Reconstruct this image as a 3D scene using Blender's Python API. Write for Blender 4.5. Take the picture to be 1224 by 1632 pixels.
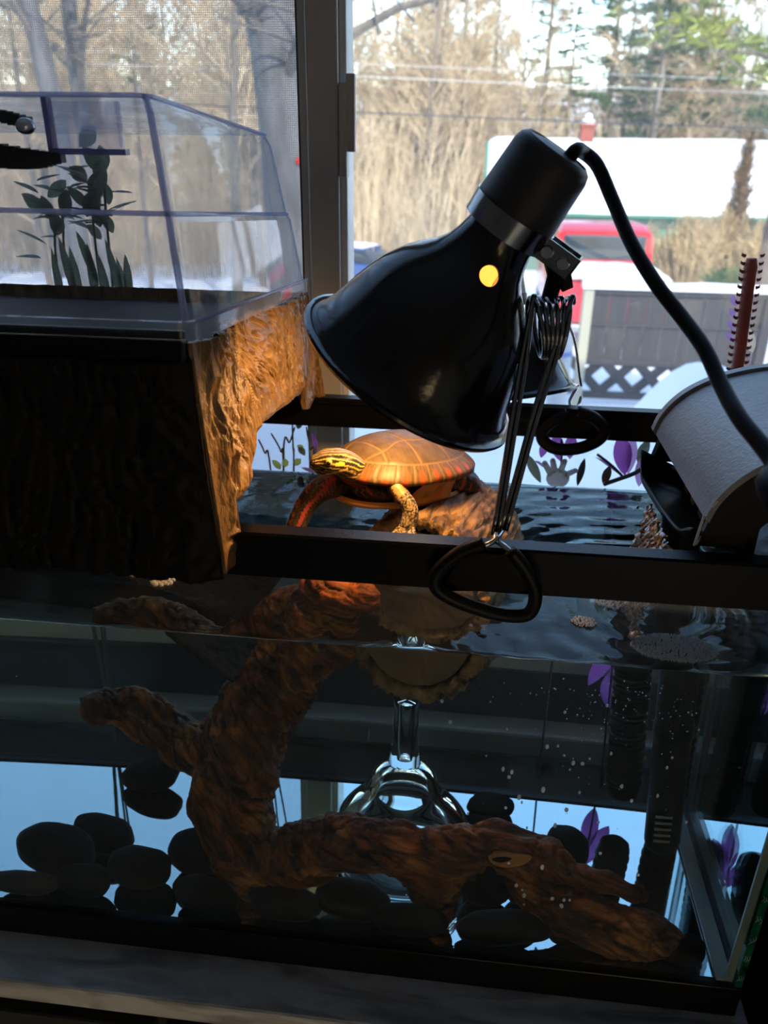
import bpy, bmesh, math, random
from mathutils import Vector, Matrix, noise
import numpy as np

for o in list(bpy.data.objects):
    bpy.data.objects.remove(o)
S = bpy.context.scene
COL = S.collection
PI = math.pi

# ------------------------------------------------------------------ camera
cam_d = bpy.data.cameras.new('camera')
cam_d.sensor_fit = 'VERTICAL'
cam_d.sensor_height = 32.0
cam_d.lens = 32.0 * 1259.9 / 1632.0
cam_d.clip_start = 0.01
cam_d.clip_end = 400
cam = bpy.data.objects.new('camera', cam_d)
COL.objects.link(cam)
_pitch, _yaw, _roll = 0.44313, 0.10829, 0.01266
_f = Vector((-math.sin(_yaw) * math.cos(_pitch), math.cos(_yaw) * math.cos(_pitch), -math.sin(_pitch)))
_r0 = Vector((math.cos(_yaw), math.sin(_yaw), 0))
_u0 = _r0.cross(_f)
_r = math.cos(_roll) * _r0 + math.sin(_roll) * _u0
_u = -math.sin(_roll) * _r0 + math.cos(_roll) * _u0
cam.matrix_world = Matrix(((_r.x, _u.x, -_f.x, -0.2565), (_r.y, _u.y, -_f.y, -0.4594), (_r.z, _u.z, -_f.z, 0.2403), (0, 0, 0, 1)))
cam_d.dof.use_dof = True
cam_d.dof.focus_distance = 0.60
cam_d.dof.aperture_fstop = 8.0
S.camera = cam

# ------------------------------------------------------------------ sky, sun, exposure
w = bpy.data.worlds.new('world')
S.world = w
w.use_nodes = True
nt = w.node_tree
nt.nodes.clear()
wo = nt.nodes.new('ShaderNodeOutputWorld')
bg = nt.nodes.new('ShaderNodeBackground')
sky = nt.nodes.new('ShaderNodeTexSky')
sky.sky_type = 'NISHITA'
sky.sun_disc = False
sky.sun_elevation = math.radians(33)
sky.sun_rotation = math.radians(155)
sky.altitude = 50
sky.air_density = 1.0
sky.dust_density = 0.6
sky.ozone_density = 1.0
bg.inputs[1].default_value = 0.55
nt.links.new(sky.outputs[0], bg.inputs[0])
nt.links.new(bg.outputs[0], wo.inputs[0])

sun_d = bpy.data.lights.new('sun', 'SUN')
sun_d.energy = 5.0
sun_d.angle = math.radians(0.6)
sun_d.color = (1.0, 0.93, 0.82)
sun = bpy.data.objects.new('sun', sun_d)
COL.objects.link(sun)
_sd = Vector((0.36, -0.75, 0.54)).normalized()       # towards the sun: behind this house, to the right
sun.rotation_euler = _sd.to_track_quat('Z', 'Y').to_euler()

S.view_settings.view_transform = 'Standard'
S.view_settings.look = 'None'
S.view_settings.exposure = 0.3
S.view_settings.gamma = 1.0
S.view_settings.use_curve_mapping = False
cy = S.cycles
cy.use_denoising = True
cy.max_bounces = 14
cy.transmission_bounces = 14
cy.transparent_max_bounces = 40
cy.glossy_bounces = 6
cy.diffuse_bounces = 4
cy.sample_clamp_indirect = 6.0
cy.blur_glossy = 0.5
cy.caustics_refractive = True
cy.caustics_reflective = False

# ------------------------------------------------------------------ helpers
def V(*a):
    return Vector(a[0] if len(a) == 1 else a)

def frame(o, z, x=None):
    """4x4 frame with origin o, Z axis z and X axis near x."""
    z = V(z).normalized()
    x = V(x) if x is not None else (V((1, 0, 0)) if abs(z.x) < .8 else V((0, 1, 0)))
    y = z.cross(x).normalized()
    x = y.cross(z)
    return Matrix(((x.x, y.x, z.x, o[0]), (x.y, y.y, z.y, o[1]), (x.z, y.z, z.z, o[2]), (0, 0, 0, 1)))

class MB:
    def __init__(s):
        s.v, s.f = [], []
    def add(s, vs, fs):
        n = len(s.v)
        s.v += [tuple(p) for p in vs]
        s.f += [tuple(i + n for i in f) for f in fs]
        return s
    def box(s, a, b, M=None, bev=0.0):
        x0, y0, z0 = a
        x1, y1, z1 = b
        if bev <= 0:
            vs = [(x0, y0, z0), (x1, y0, z0), (x1, y1, z0), (x0, y1, z0), (x0, y0, z1), (x1, y0, z1), (x1, y1, z1), (x0, y1, z1)]
            fs = [(0, 3, 2, 1), (4, 5, 6, 7), (0, 1, 5, 4), (1, 2, 6, 5), (2, 3, 7, 6), (3, 0, 4, 7)]
            if M is not None:
                vs = [M @ V(p) for p in vs]
            return s.add(vs, fs)
        bm = bmesh.new()
        bmesh.ops.create_cube(bm, size=1)
        bmesh.ops.transform(bm, matrix=Matrix.Translation(((x0 + x1) / 2, (y0 + y1) / 2, (z0 + z1) / 2)) @ Matrix.Diagonal((x1 - x0, y1 - y0, z1 - z0, 1)), verts=bm.verts)
        bmesh.ops.bevel(bm, geom=bm.edges[:], offset=bev, segments=2, affect='EDGES', profile=.5)
        bm.verts.index_update()
        vs = [(M @ v.co) if M is not None else v.co.copy() for v in bm.verts]
        fs = [[v.index for v in f.verts] for f in bm.faces]
        bm.free()
        return s.add(vs, fs)
    def tube(s, pts, rad, seg=8, cap=True, closed=False, flat=1.0):
        pts = [V(p) for p in pts]
        n = len(pts)
        if not hasattr(rad, '__len__'):
            rad = [rad] * n
        tang = []
        for i in range(n):
            a = pts[(i - 1) % n] if (closed or i > 0) else pts[i]
            b = pts[(i + 1) % n] if (closed or i < n - 1) else pts[i]
            tang.append((b - a).normalized())
        t0 = tang[0]
        up = V((0, 0, 1)) if abs(t0.z) < .9 else V((1, 0, 0))
        x = t0.cross(up).normalized()
        vs = []
        for i in range(n):
            t = tang[i]
            x = (x - t * x.dot(t)).normalized()
            y = t.cross(x)
            for k in range(seg):
                a = 2 * PI * k / seg
                vs.append(pts[i] + (x * math.cos(a) + y * (math.sin(a) * flat)) * rad[i])
        fs = []
        for i in range(n if closed else n - 1):
            j = (i + 1) % n
            for k in range(seg):
                l = (k + 1) % seg
                fs.append((i * seg + k, i * seg + l, j * seg + l, j * seg + k))
        if cap and not closed:
            fs.append(tuple(range(seg))[::-1])
            fs.append(tuple((n - 1) * seg + k for k in range(seg)))
        return s.add(vs, fs)
    def lathe(s, prof, M=None, seg=48, close=False):
        """prof: (r, z) list revolved about local Z."""
        M = M or Matrix.Identity(4)
        rows, vs, fs = [], [], []
        for r, z in prof:
            if r < 1e-7:
                rows.append([len(vs)])
                vs.append(M @ V((0, 0, z)))
            else:
                rows.append(list(range(len(vs), len(vs) + seg)))
                vs += [M @ V((r * math.cos(2 * PI * k / seg), r * math.sin(2 * PI * k / seg), z)) for k in range(seg)]
        pairs = list(zip(rows[:-1], rows[1:]))
        if close:
            pairs.append((rows[-1], rows[0]))
        for a, b in pairs:
            for k in range(seg):
                l = (k + 1) % seg
                if len(a) == 1 and len(b) == 1:
                    continue
                if len(a) == 1:
                    fs.append((a[0], b[l], b[k]))
                elif len(b) == 1:
                    fs.append((a[k], a[l], b[0]))
                else:
                    fs.append((a[k], a[l], b[l], b[k]))
        return s.add(vs, fs)
    def ball(s, c, r, seg=12, M=None):
        r = r if hasattr(r, '__len__') else (r, r, r)
        T = Matrix.Translation(c) @ (M or Matrix.Identity(4)) @ Matrix.Diagonal((r[0], r[1], r[2], 1))
        n = max(4, seg // 2)
        return s.lathe([(math.sin(PI * i / n) if 0 < i < n else 0, -math.cos(PI * i / n)) for i in range(n + 1)], T, seg)
    def grid(s, fn, nu, nv):
        vs = [fn(i / nu, j / nv) for j in range(nv + 1) for i in range(nu + 1)]
        fs = [(j * (nu + 1) + i, j * (nu + 1) + i + 1, (j + 1) * (nu + 1) + i + 1, (j + 1) * (nu + 1) + i) for j in range(nv) for i in range(nu)]
        return s.add(vs, fs)
    def mesh(s, name, off=(0, 0, 0), fix=True):
        me = bpy.data.meshes.new(name)
        ox, oy, oz = off
        me.from_pydata([(p[0] - ox, p[1] - oy, p[2] - oz) for p in s.v], [], s.f)
        if fix:
            bm = bmesh.new()
            bm.from_mesh(me)
            bmesh.ops.recalc_face_normals(bm, faces=bm.faces)
            bm.to_mesh(me)
            bm.free()
        return me
    def build(s, name, m, parent=None, smooth=False, sharp=None, fix=True, local=False):
        off = root_loc(parent) if (parent is not None and not local) else (0, 0, 0)
        me = s.mesh(name, off, fix)
        return link(name, me, m, parent, smooth, sharp)

def root_loc(p):
    l = V((0, 0, 0))
    while p is not None:
        l = l + p.location
        p = p.parent
    return l

def link(name, me, m, parent=None, smooth=False, sharp=None):
    if m is not None:
        me.materials.append(m)
    if smooth:
        me.polygons.foreach_set('use_smooth', [True] * len(me.polygons))
        if sharp:
            me.set_sharp_from_angle(angle=math.radians(sharp))
    o = bpy.data.objects.new(name, me)
    COL.objects.link(o)
    if parent is not None:
        o.parent = parent
    return o

def tag(o, label=None, cat=None, group=None, kind=None):
    if label: o['label'] = label
    if cat: o['category'] = cat
    if group: o['group'] = group
    if kind: o['kind'] = kind
    return o

def thing(name, loc, label, cat, group=None):
    o = bpy.data.objects.new(name, None)
    o.empty_display_size = .05
    o.location = loc
    COL.objects.link(o)
    return tag(o, label, cat, group)

def copy_thing(src, loc, rz=0.0, sc=1.0, label=None):
    c = src.copy()
    COL.objects.link(c)
    c.location = loc
    c.rotation_euler = (0, 0, rz)
    c.scale = (sc, sc, sc)
    if label: c['label'] = label
    for ch in src.children:
        d = ch.copy()
        COL.objects.link(d)
        d.parent = c
        for g in ch.children:
            e = g.copy()
            COL.objects.link(e)
            e.parent = d
    return c

def evaluated(ob, name):
    """mesh of an object with its modifiers applied"""
    dg = bpy.context.evaluated_depsgraph_get()
    dg.update()
    me = bpy.data.meshes.new_from_object(ob.evaluated_get(dg))
    me.name = name
    return me

def remeshed(mb, voxel, name, smooth_iter=4):
    """one closed surface from overlapping shapes"""
    me = mb.mesh(name + '_raw')
    ob = bpy.data.objects.new(name + '_raw', me)
    COL.objects.link(ob)
    md = ob.modifiers.new('r', 'REMESH')
    md.mode = 'VOXEL'
    md.voxel_size = voxel
    if smooth_iter:
        sm = ob.modifiers.new('s', 'SMOOTH')
        sm.iterations = smooth_iter
        sm.factor = .5
    out = evaluated(ob, name)
    bpy.data.objects.remove(ob)
    out.materials.clear()
    return out

def displace(me, fn):
    """move each vertex along its normal by fn(co)"""
    n = len(me.vertices)
    co = np.empty(n * 3)
    no = np.empty(n * 3)
    me.vertices.foreach_get('co', co)
    me.vertex_normals.foreach_get('vector', no)
    co = co.reshape(-1, 3)
    no = no.reshape(-1, 3)
    d = np.array([fn(Vector(p)) for p in co])
    co = co + no * d[:, None]
    me.vertices.foreach_set('co', co.ravel())
    me.update()

def color_verts(me, cols, name='pattern'):
    a = me.color_attributes.new(name, 'FLOAT_COLOR', 'POINT')
    arr = np.ones((len(me.vertices), 4))
    arr[:, :3] = cols
    a.data.foreach_set('color', arr.ravel())

def fbm(p, sc, oct=3):
    return noise.fractal(Vector(p) * sc, .8, 2.1, oct)

def catmull(pts, n=8):
    pts = [V(p) for p in pts]
    q = [pts[0] * 2 - pts[1]] + pts + [pts[-1] * 2 - pts[-2]]
    out = []
    for i in range(1, len(q) - 2):
        p0, p1, p2, p3 = q[i - 1:i + 3]
        for k in range(n):
            t = k / n
            out.append(.5 * ((2 * p1) + (p2 - p0) * t + (2 * p0 - 5 * p1 + 4 * p2 - p3) * t * t + (3 * p1 - p0 - 3 * p2 + p3) * t ** 3))
    out.append(pts[-1])
    return out

# ------------------------------------------------------------------ materials
def srgb(r, g, b):
    f = lambda c: c / 255 / 12.92 if c / 255 <= .04045 else ((c / 255 + .055) / 1.055) ** 2.4
    return (f(r), f(g), f(b), 1)

def mat(name, c1, rough=.5, metal=0.0, c2=None, sc=20, stretch=(1, 1, 1), bump=0.0, bsc=None, detail=5, spec=.5, coat=0.0, emit=None, estr=0, dist=0.0, lo=.35, hi=.65, attr=None, sheen=0):
    m = bpy.data.materials.new(name)
    m.use_nodes = True
    t = m.node_tree
    p = t.nodes['Principled BSDF']
    c1 = tuple(c1) + ((1,) if len(c1) == 3 else ())
    p.inputs['Base Color'].default_value = c1
    p.inputs['Roughness'].default_value = rough
    p.inputs['Metallic'].default_value = metal
    p.inputs['Specular IOR Level'].default_value = spec
    p.inputs['Coat Weight'].default_value = coat
    if emit:
        p.inputs['Emission Color'].default_value = tuple(emit) + ((1,) if len(emit) == 3 else ())
        p.inputs['Emission Strength'].default_value = estr
    tc = None
    if c2 is not None or bump:
        tc = t.nodes.new('ShaderNodeTexCoord')
        mp = t.nodes.new('ShaderNodeMapping')
        mp.inputs['Scale'].default_value = stretch
        t.links.new(tc.outputs['Object'], mp.inputs[0])
    if c2 is not None:
        c2 = tuple(c2) + ((1,) if len(c2) == 3 else ())
        nz = t.nodes.new('ShaderNodeTexNoise')
        nz.inputs['Scale'].default_value = sc
        nz.inputs['Detail'].default_value = detail
        nz.inputs['Distortion'].default_value = dist
        t.links.new(mp.outputs[0], nz.inputs['Vector'])
        rp = t.nodes.new('ShaderNodeValToRGB')
        rp.color_ramp.elements[0].position = lo
        rp.color_ramp.elements[0].color = c1
        rp.color_ramp.elements[1].position = hi
        rp.color_ramp.elements[1].color = c2
        t.links.new(nz.outputs['Fac'], rp.inputs[0])
        t.links.new(rp.outputs[0], p.inputs['Base Color'])
    if attr:
        a = t.nodes.new('ShaderNodeVertexColor')
        a.layer_name = attr
        t.links.new(a.outputs[0], p.inputs['Base Color'])
    if bump:
        nz2 = t.nodes.new('ShaderNodeTexNoise')
        nz2.inputs['Scale'].default_value = bsc or sc * 2
        nz2.inputs['Detail'].default_value = 6
        t.links.new(mp.outputs[0], nz2.inputs['Vector'])
        b = t.nodes.new('ShaderNodeBump')
        b.inputs['Strength'].default_value = bump
        b.inputs['Distance'].default_value = .004
        t.links.new(nz2.outputs['Fac'], b.inputs['Height'])
        t.links.new(b.outputs[0], p.inputs['Normal'])
    return m

def clear(name, tint=(1, 1, 1), gloss=.04, milk=0.0, milk_col=(.9, .92, .95), rough=0.02, milk_noise=None, trans=0.5, graze=0.0):
    """thin pane: lets light straight through, mirrors a little, carries a film of dust or scratches (milk)"""
    m = bpy.data.materials.new(name)
    m.use_nodes = True
    t = m.node_tree
    t.nodes.clear()
    out = t.nodes.new('ShaderNodeOutputMaterial')
    tr = t.nodes.new('ShaderNodeBsdfTransparent')
    tr.inputs[0].default_value = tuple(tint) + (1,)
    gl = t.nodes.new('ShaderNodeBsdfGlossy')
    gl.inputs['Roughness'].default_value = rough
    lw = t.nodes.new('ShaderNodeLayerWeight')
    lw.inputs[0].default_value = .5
    pw = t.nodes.new('ShaderNodeMath'); pw.operation = 'POWER'; pw.inputs[1].default_value = 4
    t.links.new(lw.outputs['Facing'], pw.inputs[0])
    ma = t.nodes.new('ShaderNodeMath'); ma.operation = 'MULTIPLY_ADD'; ma.inputs[1].default_value = .5; ma.inputs[2].default_value = gloss
    t.links.new(pw.outputs[0], ma.inputs[0])
    mx = t.nodes.new('ShaderNodeMixShader')
    t.links.new(ma.outputs[0], mx.inputs[0])
    t.links.new(tr.outputs[0], mx.inputs[1])
    t.links.new(gl.outputs[0], mx.inputs[2])
    last = mx
    if milk > 0:
        df = t.nodes.new('ShaderNodeBsdfDiffuse')
        df.inputs[0].default_value = tuple(milk_col) + (1,)
        tl = t.nodes.new('ShaderNodeBsdfTranslucent')
        tl.inputs[0].default_value = tuple(milk_col) + (1,)
        m1 = t.nodes.new('ShaderNodeMixShader')
        m1.inputs[0].default_value = trans
        t.links.new(df.outputs[0], m1.inputs[1])
        t.links.new(tl.outputs[0], m1.inputs[2])
        m2 = t.nodes.new('ShaderNodeMixShader')
        m2.inputs[0].default_value = milk
        thick = t.nodes.new('ShaderNodeMath'); thick.operation = 'MULTIPLY_ADD'; thick.inputs[1].default_value = graze; thick.inputs[2].default_value = 1.0
        fc2 = t.nodes.new('ShaderNodeMath'); fc2.operation = 'POWER'; fc2.inputs[1].default_value = 2.5
        t.links.new(lw.outputs['Facing'], fc2.inputs[0]); t.links.new(fc2.outputs[0], thick.inputs[0])
        mm = t.nodes.new('ShaderNodeMath'); mm.operation = 'MULTIPLY'; mm.inputs[0].default_value = milk; mm.use_clamp = True
        t.links.new(thick.outputs[0], mm.inputs[1]); t.links.new(mm.outputs[0], m2.inputs[0])
        if milk_noise:
            tc = t.nodes.new('ShaderNodeTexCoord')
            mp = t.nodes.new('ShaderNodeMapping')
            mp.inputs['Scale'].default_value = milk_noise[1]
            nz = t.nodes.new('ShaderNodeTexNoise')
            nz.inputs['Scale'].default_value = milk_noise[0]
            nz.inputs['Detail'].default_value = 6
            mr = t.nodes.new('ShaderNodeMapRange')
            mr.inputs['From Min'].default_value = .35
            mr.inputs['From Max'].default_value = .75
            mr.inputs['To Min'].default_value = milk * .5
            mr.inputs['To Max'].default_value = milk * 1.8
            t.links.new(tc.outputs['Object'], mp.inputs[0])
            t.links.new(mp.outputs[0], nz.inputs['Vector'])
            t.links.new(nz.outputs['Fac'], mr.inputs['Value'])
            t.links.new(mr.outputs[0], mm.inputs[0])
        t.links.new(mx.outputs[0], m2.inputs[1])
        t.links.new(m1.outputs[0], m2.inputs[2])
        last = m2
    t.links.new(last.outputs[0], out.inputs[0])
    return m

def glass(name, ior, col=(1, 1, 1), rough=0.0):
    m = bpy.data.materials.new(name)
    m.use_nodes = True
    t = m.node_tree
    t.nodes.clear()
    out = t.nodes.new('ShaderNodeOutputMaterial')
    g = t.nodes.new('ShaderNodeBsdfGlass')
    g.inputs['Color'].default_value = tuple(col) + (1,)
    g.inputs['IOR'].default_value = ior
    g.inputs['Roughness'].default_value = rough
    t.links.new(g.outputs[0], out.inputs[0])
    return m

M_black = mat('black_plastic', (.004, .004, .005), .40, spec=.14)
M_rim = mat('rim_plastic', (.004, .004, .005), .30, spec=.16, bump=.05, bsc=300)
M_blackmetal = mat('black_enamel', (.004, .004, .006), .14, spec=.5, bump=.10, bsc=45)
M_white_enamel = mat('white_enamel', (.85, .85, .82), .4)
M_socket = mat('socket_plastic', (.022, .021, .025), .5)
M_chrome = mat('chrome', (.55, .55, .57), .12, metal=1)
M_darkchrome = mat('dark_steel_wire', (.25, .25, .26), .18, metal=1)
M_rubber = mat('black_rubber', (.006, .006, .007), .38, spec=.25)
M_cord = mat('cord_rubber', (.006, .006, .007), .55, spec=.2)
M_water = glass('water', 1.333, (.88, .983, .988))
M_pane = clear('tank_glass', (.98, .99, .985), .025, .006)
M_window = clear('window_glass', (.97, .98, .975), .02, .05, (.92, .93, .93), milk_noise=(14, (1, 1, .25)))
M_vinyl = mat('window_vinyl', (.58, .555, .53), .45, c2=(.54, .515, .49), sc=6)
M_vinyl_white = mat('white_vinyl', (.78, .77, .74), .4)
M_gasket = mat('gasket', (.03, .035, .04), .5)
M_wall = mat('wall_paint', (.66, .62, .56), .8, c2=(.63, .59, .53), sc=3)
M_ceiling = mat('ceiling_paint', (.6, .58, .55), .9)
M_floor = mat('pale_carpet', (.52, .47, .40), .95, c2=(.46, .41, .35), sc=90)
M_snow = mat('snow', (.86, .88, .92), .7, c2=(.80, .83, .89), sc=1.2, bump=.3, bsc=5)

def leafmat(name, c, back=.55, rough=.5):
    m = bpy.data.materials.new(name)
    m.use_nodes = True
    t = m.node_tree
    p = t.nodes['Principled BSDF']
    p.inputs['Base Color'].default_value = tuple(c) + (1,)
    p.inputs['Roughness'].default_value = rough
    tl = t.nodes.new('ShaderNodeBsdfTranslucent')
    tl.inputs[0].default_value = tuple(min(1, v * 1.5) for v in c) + (1,)
    mx = t.nodes.new('ShaderNodeMixShader')
    mx.inputs[0].default_value = back
    t.links.new(p.outputs[0], mx.inputs[1]); t.links.new(tl.outputs[0], mx.inputs[2])
    t.links.new(mx.outputs[0], t.nodes['Material Output'].inputs[0])
    return m
# ------------------------------------------------------------------ the room
def struct(mb, name, m, smooth=False):
    return tag(mb.build(name, m, None, smooth), kind='structure')

WX0, WX1, WZ0, WZ1 = -1.45, 0.42, -0.33, 1.05      # window opening
struct(MB().box((-2.6, -3.2, -1.26), (1.6, .56, -1.2)), 'floor', M_floor)
struct(MB().box((-2.6, -3.2, 1.3), (1.6, .56, 1.36)), 'ceiling', M_ceiling)
struct(MB().box((-2.66, -3.2, -1.2), (-2.6, .56, 1.3)), 'wall_left', M_wall)
struct(MB().box((1.6, -3.2, -1.2), (1.66, .56, 1.3)), 'wall_right', M_wall)
BX0, BX1, BZ0, BZ1 = .10, 1.40, -1.0, -.18             # unseen window added behind the camera for fill light
struct(MB().box((-2.66, -3.26, -1.2), (BX0, -3.2, 1.3)).box((BX1, -3.26, -1.2), (1.66, -3.2, 1.3)).box((BX0, -3.26, -1.2), (BX1, -3.2, BZ0)).box((BX0, -3.26, BZ1), (BX1, -3.2, 1.3)), 'wall_back', M_wall)
w3 = bpy.data.objects.new('fill_window', None); COL.objects.link(w3); tag(w3, kind='structure')
MB().box((BX0, -3.26, BZ0), (BX1, -3.21, BZ0 + .05)).box((BX0, -3.26, BZ1 - .05), (BX1, -3.21, BZ1)).box((BX0, -3.26, BZ0 + .05), (BX0 + .05, -3.21, BZ1 - .05)).box((BX1 - .05, -3.26, BZ0 + .05), (BX1, -3.21, BZ1 - .05)).box((.72, -3.26, BZ0 + .05), (.78, -3.21, BZ1 - .05)).build('frame', M_vinyl_white, w3)
for a_, b_ in ((BX0 + .05, .72), (.78, BX1 - .05)):
    MB().box((a_, -3.24, BZ0 + .05), (b_, -3.237, BZ1 - .05)).build('pane', M_pane, w3)
mb = MB()
mb.box((-2.6, .42, -1.2), (WX0, .56, 1.3)).box((WX1, .42, -1.2), (1.6, .56, 1.3)).box((WX0, .42, WZ1), (WX1, .56, 1.3)).box((WX0, .42, -1.2), (WX1, .56, -.47))
struct(mb, 'wall_front', M_wall)
struct(MB().box((WX0, .40, -.47), (WX1, .56, -.40), bev=.004), 'trim_1', M_vinyl_white)
struct(MB().box((WX0, .425, -.40), (WX1, .50, -.33), bev=.003), 'trim_2', M_gasket)
struct(MB().box((WX0, .33, -.485), (WX1, .40, -.47), bev=.002), 'trim_3', M_wall)

struct(MB().add([(-9, .64, 1.36), (9, .64, 1.36), (9, -1.6, 4.35), (-9, -1.6, 4.35), (-9, -4.2, 1.36), (9, -4.2, 1.36), (-9, .64, 1.50), (9, .64, 1.50), (9, -1.6, 4.5), (-9, -1.6, 4.5), (-9, -4.2, 1.5), (9, -4.2, 1.5)],
    [(0, 1, 2, 3), (3, 2, 5, 4), (6, 9, 8, 7), (9, 10, 11, 8), (0, 6, 7, 1), (4, 5, 11, 10), (0, 3, 9, 6), (3, 4, 10, 9), (1, 7, 8, 2), (2, 8, 11, 5)]), 'roof', mat('shade_roof', (.06, .055, .05), .9))  # unseen roof added, ridge set high to shade the near yard
struct(MB().box((-9, .56, -3), (WX0 - .12, .60, 1.36)).box((WX1 + .12, .56, -3), (9, .60, 1.36)).box((WX0 - .12, .56, -3), (WX1 + .12, .60, WZ0 - .06)).box((WX0 - .12, .56, WZ1 + .06), (WX1 + .12, .60, 1.36)), 'wall_outside', mat('house_siding', (.5, .48, .44), .8))

# left sash with the insect screen
m = bpy.data.materials.new('screen_mesh')
m.use_nodes = True
t = m.node_tree
t.nodes.clear()
out = t.nodes.new('ShaderNodeOutputMaterial')
tc = t.nodes.new('ShaderNodeTexCoord')
sx = t.nodes.new('ShaderNodeSeparateXYZ')
t.links.new(tc.outputs['Object'], sx.inputs[0])
wires = []
for ax in ('X', 'Z'):
    mu = t.nodes.new('ShaderNodeMath'); mu.operation = 'MULTIPLY'; mu.inputs[1].default_value = 1 / .0021
    fr = t.nodes.new('ShaderNodeMath'); fr.operation = 'FRACT'
    lt = t.nodes.new('ShaderNodeMath'); lt.operation = 'LESS_THAN'; lt.inputs[1].default_value = .16
    t.links.new(sx.outputs[ax], mu.inputs[0]); t.links.new(mu.outputs[0], fr.inputs[0]); t.links.new(fr.outputs[0], lt.inputs[0])
    wires.append(lt)
mxm = t.nodes.new('ShaderNodeMath'); mxm.operation = 'MAXIMUM'
t.links.new(wires[0].outputs[0], mxm.inputs[0]); t.links.new(wires[1].outputs[0], mxm.inputs[1])
tr = t.nodes.new('ShaderNodeBsdfTransparent')
df = t.nodes.new('ShaderNodeBsdfDiffuse'); df.inputs[0].default_value = (.16, .16, .165, 1)
tl = t.nodes.new('ShaderNodeBsdfTranslucent'); tl.inputs[0].default_value = (.26, .26, .265, 1)
ad = t.nodes.new('ShaderNodeMixShader'); ad.inputs[0].default_value = .5
t.links.new(df.outputs[0], ad.inputs[1]); t.links.new(tl.outputs[0], ad.inputs[2])
mix = t.nodes.new('ShaderNodeMixShader')
t.links.new(mxm.outputs[0], mix.inputs[0]); t.links.new(tr.outputs[0], mix.inputs[1]); t.links.new(ad.outputs[0], mix.inputs[2])
t.links.new(mix.outputs[0], out.inputs[0])
M_screen = m

w1 = bpy.data.objects.new('window_1', None); COL.objects.link(w1); tag(w1, kind='structure')
MB().box((WX0 + .05, .452, WZ0 + .03), (-.449, .455, WZ1 - .05)).build('pane', M_window, w1)
MB().box((WX0 + .05, .4795, WZ0 + .03), (-.449, .4800, WZ1 - .05)).build('insect_screen', M_screen, w1)
MB().box((-.4490, .44, WZ0), (-.4455, .482, WZ1)).build('gasket', M_gasket, w1)
mb = MB().box((WX0, .43, WZ0), (WX0 + .05, .50, WZ1)).box((WX0 + .05, .43, WZ1 - .05), (-.445, .50, WZ1)).box((WX0 + .05, .43, WZ0), (-.445, .50, WZ0 + .03))
mb.box((-.4455, .432, WZ0), (-.4355, .50, WZ1))
mb.build('frame', M_vinyl, w1)
tr4 = struct(MB().box((-.4355, .418, WZ0), (-.4030, .50, WZ1), bev=.002), 'trim_4', M_vinyl)
w2 = bpy.data.objects.new('window_2', None); COL.objects.link(w2); tag(w2, kind='structure')
MB().box((-.396, .436, WZ0 + .02), (WX1 - .05, .439, WZ1 - .05)).build('pane', M_window, w2)
MB().box((-.4030, .425, WZ0), (-.3955, .47, WZ1), bev=.001).box((WX1 - .05, .425, WZ0), (WX1, .47, WZ1)).box((-.396, .425, WZ1 - .05), (WX1 - .05, .47, WZ1)).box((-.396, .425, WZ0), (WX1 - .05, .47, WZ0 + .02)).build('frame', M_vinyl_white, w2)
zt, zb = 0.296, 0.214
mb = MB().box((-.4015, .410, zb - .012), (-.3935, .427, zt - .008), bev=.0015)
mb.box((-.3945, .412, zb + .012), (-.3855, .420, zt), bev=.001)
mb.build('latch', M_vinyl, w2)

# ------------------------------------------------------------------ stand and aquarium
L = .915
M_board = mat('limed_wood', (.52, .51, .50), .5, c2=(.20, .19, .185), sc=9, stretch=(1, 5, 5), dist=1.6, lo=.42, hi=.70, bump=.1, bsc=60)
M_dark = mat('dark_wood', (.02, .018, .017), .6)
st = thing('aquarium_stand', (-.45, .13, -1.2), 'grey limed wood stand with a dark front under the aquarium', 'stand')
MB().box((-1.0, -.047, -.462), (.012, .325, -.437), bev=.003).build('top_board', M_board, st)
MB().box((-.98, -.02, -1.18), (-.02, .31, -.462)).build('body', M_dark, st)
mb = MB()
for x in (-.97, -.50):
    mb = MB().box((x, -.036, -1.10), (x + .46, -.02, -.50), bev=.003)
    d = mb.build('door', M_dark, st)
    MB().tube([(x + .42, -.036, -.78), (x + .42, -.052, -.78), (x + .42, -.052, -.70), (x + .42, -.036, -.70)], .004, 8).build('handle', M_darkchrome, d)
MB().box((-.96, .0, -1.2), (-.04, .30, -1.18)).build('plinth', M_dark, st)
cb = thing('black_cabinet', (.26, .12, -1.2), 'black cabinet standing against the right end of the aquarium', 'cabinet')
MB().box((.03, -.20, -1.2), (.50, .30, -.07), bev=.004).build('body', M_black, cb)
for i in range(2):
    d = MB().box((.035 + .232 * i, -.212, -1.12), (.263 + .232 * i, -.20, -.10), bev=.003).build('door', M_black, cb)
    MB().ball((.245 + .04 * i, -.220, -.55), .009, 10).build('knob', M_darkchrome, d, True)

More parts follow.
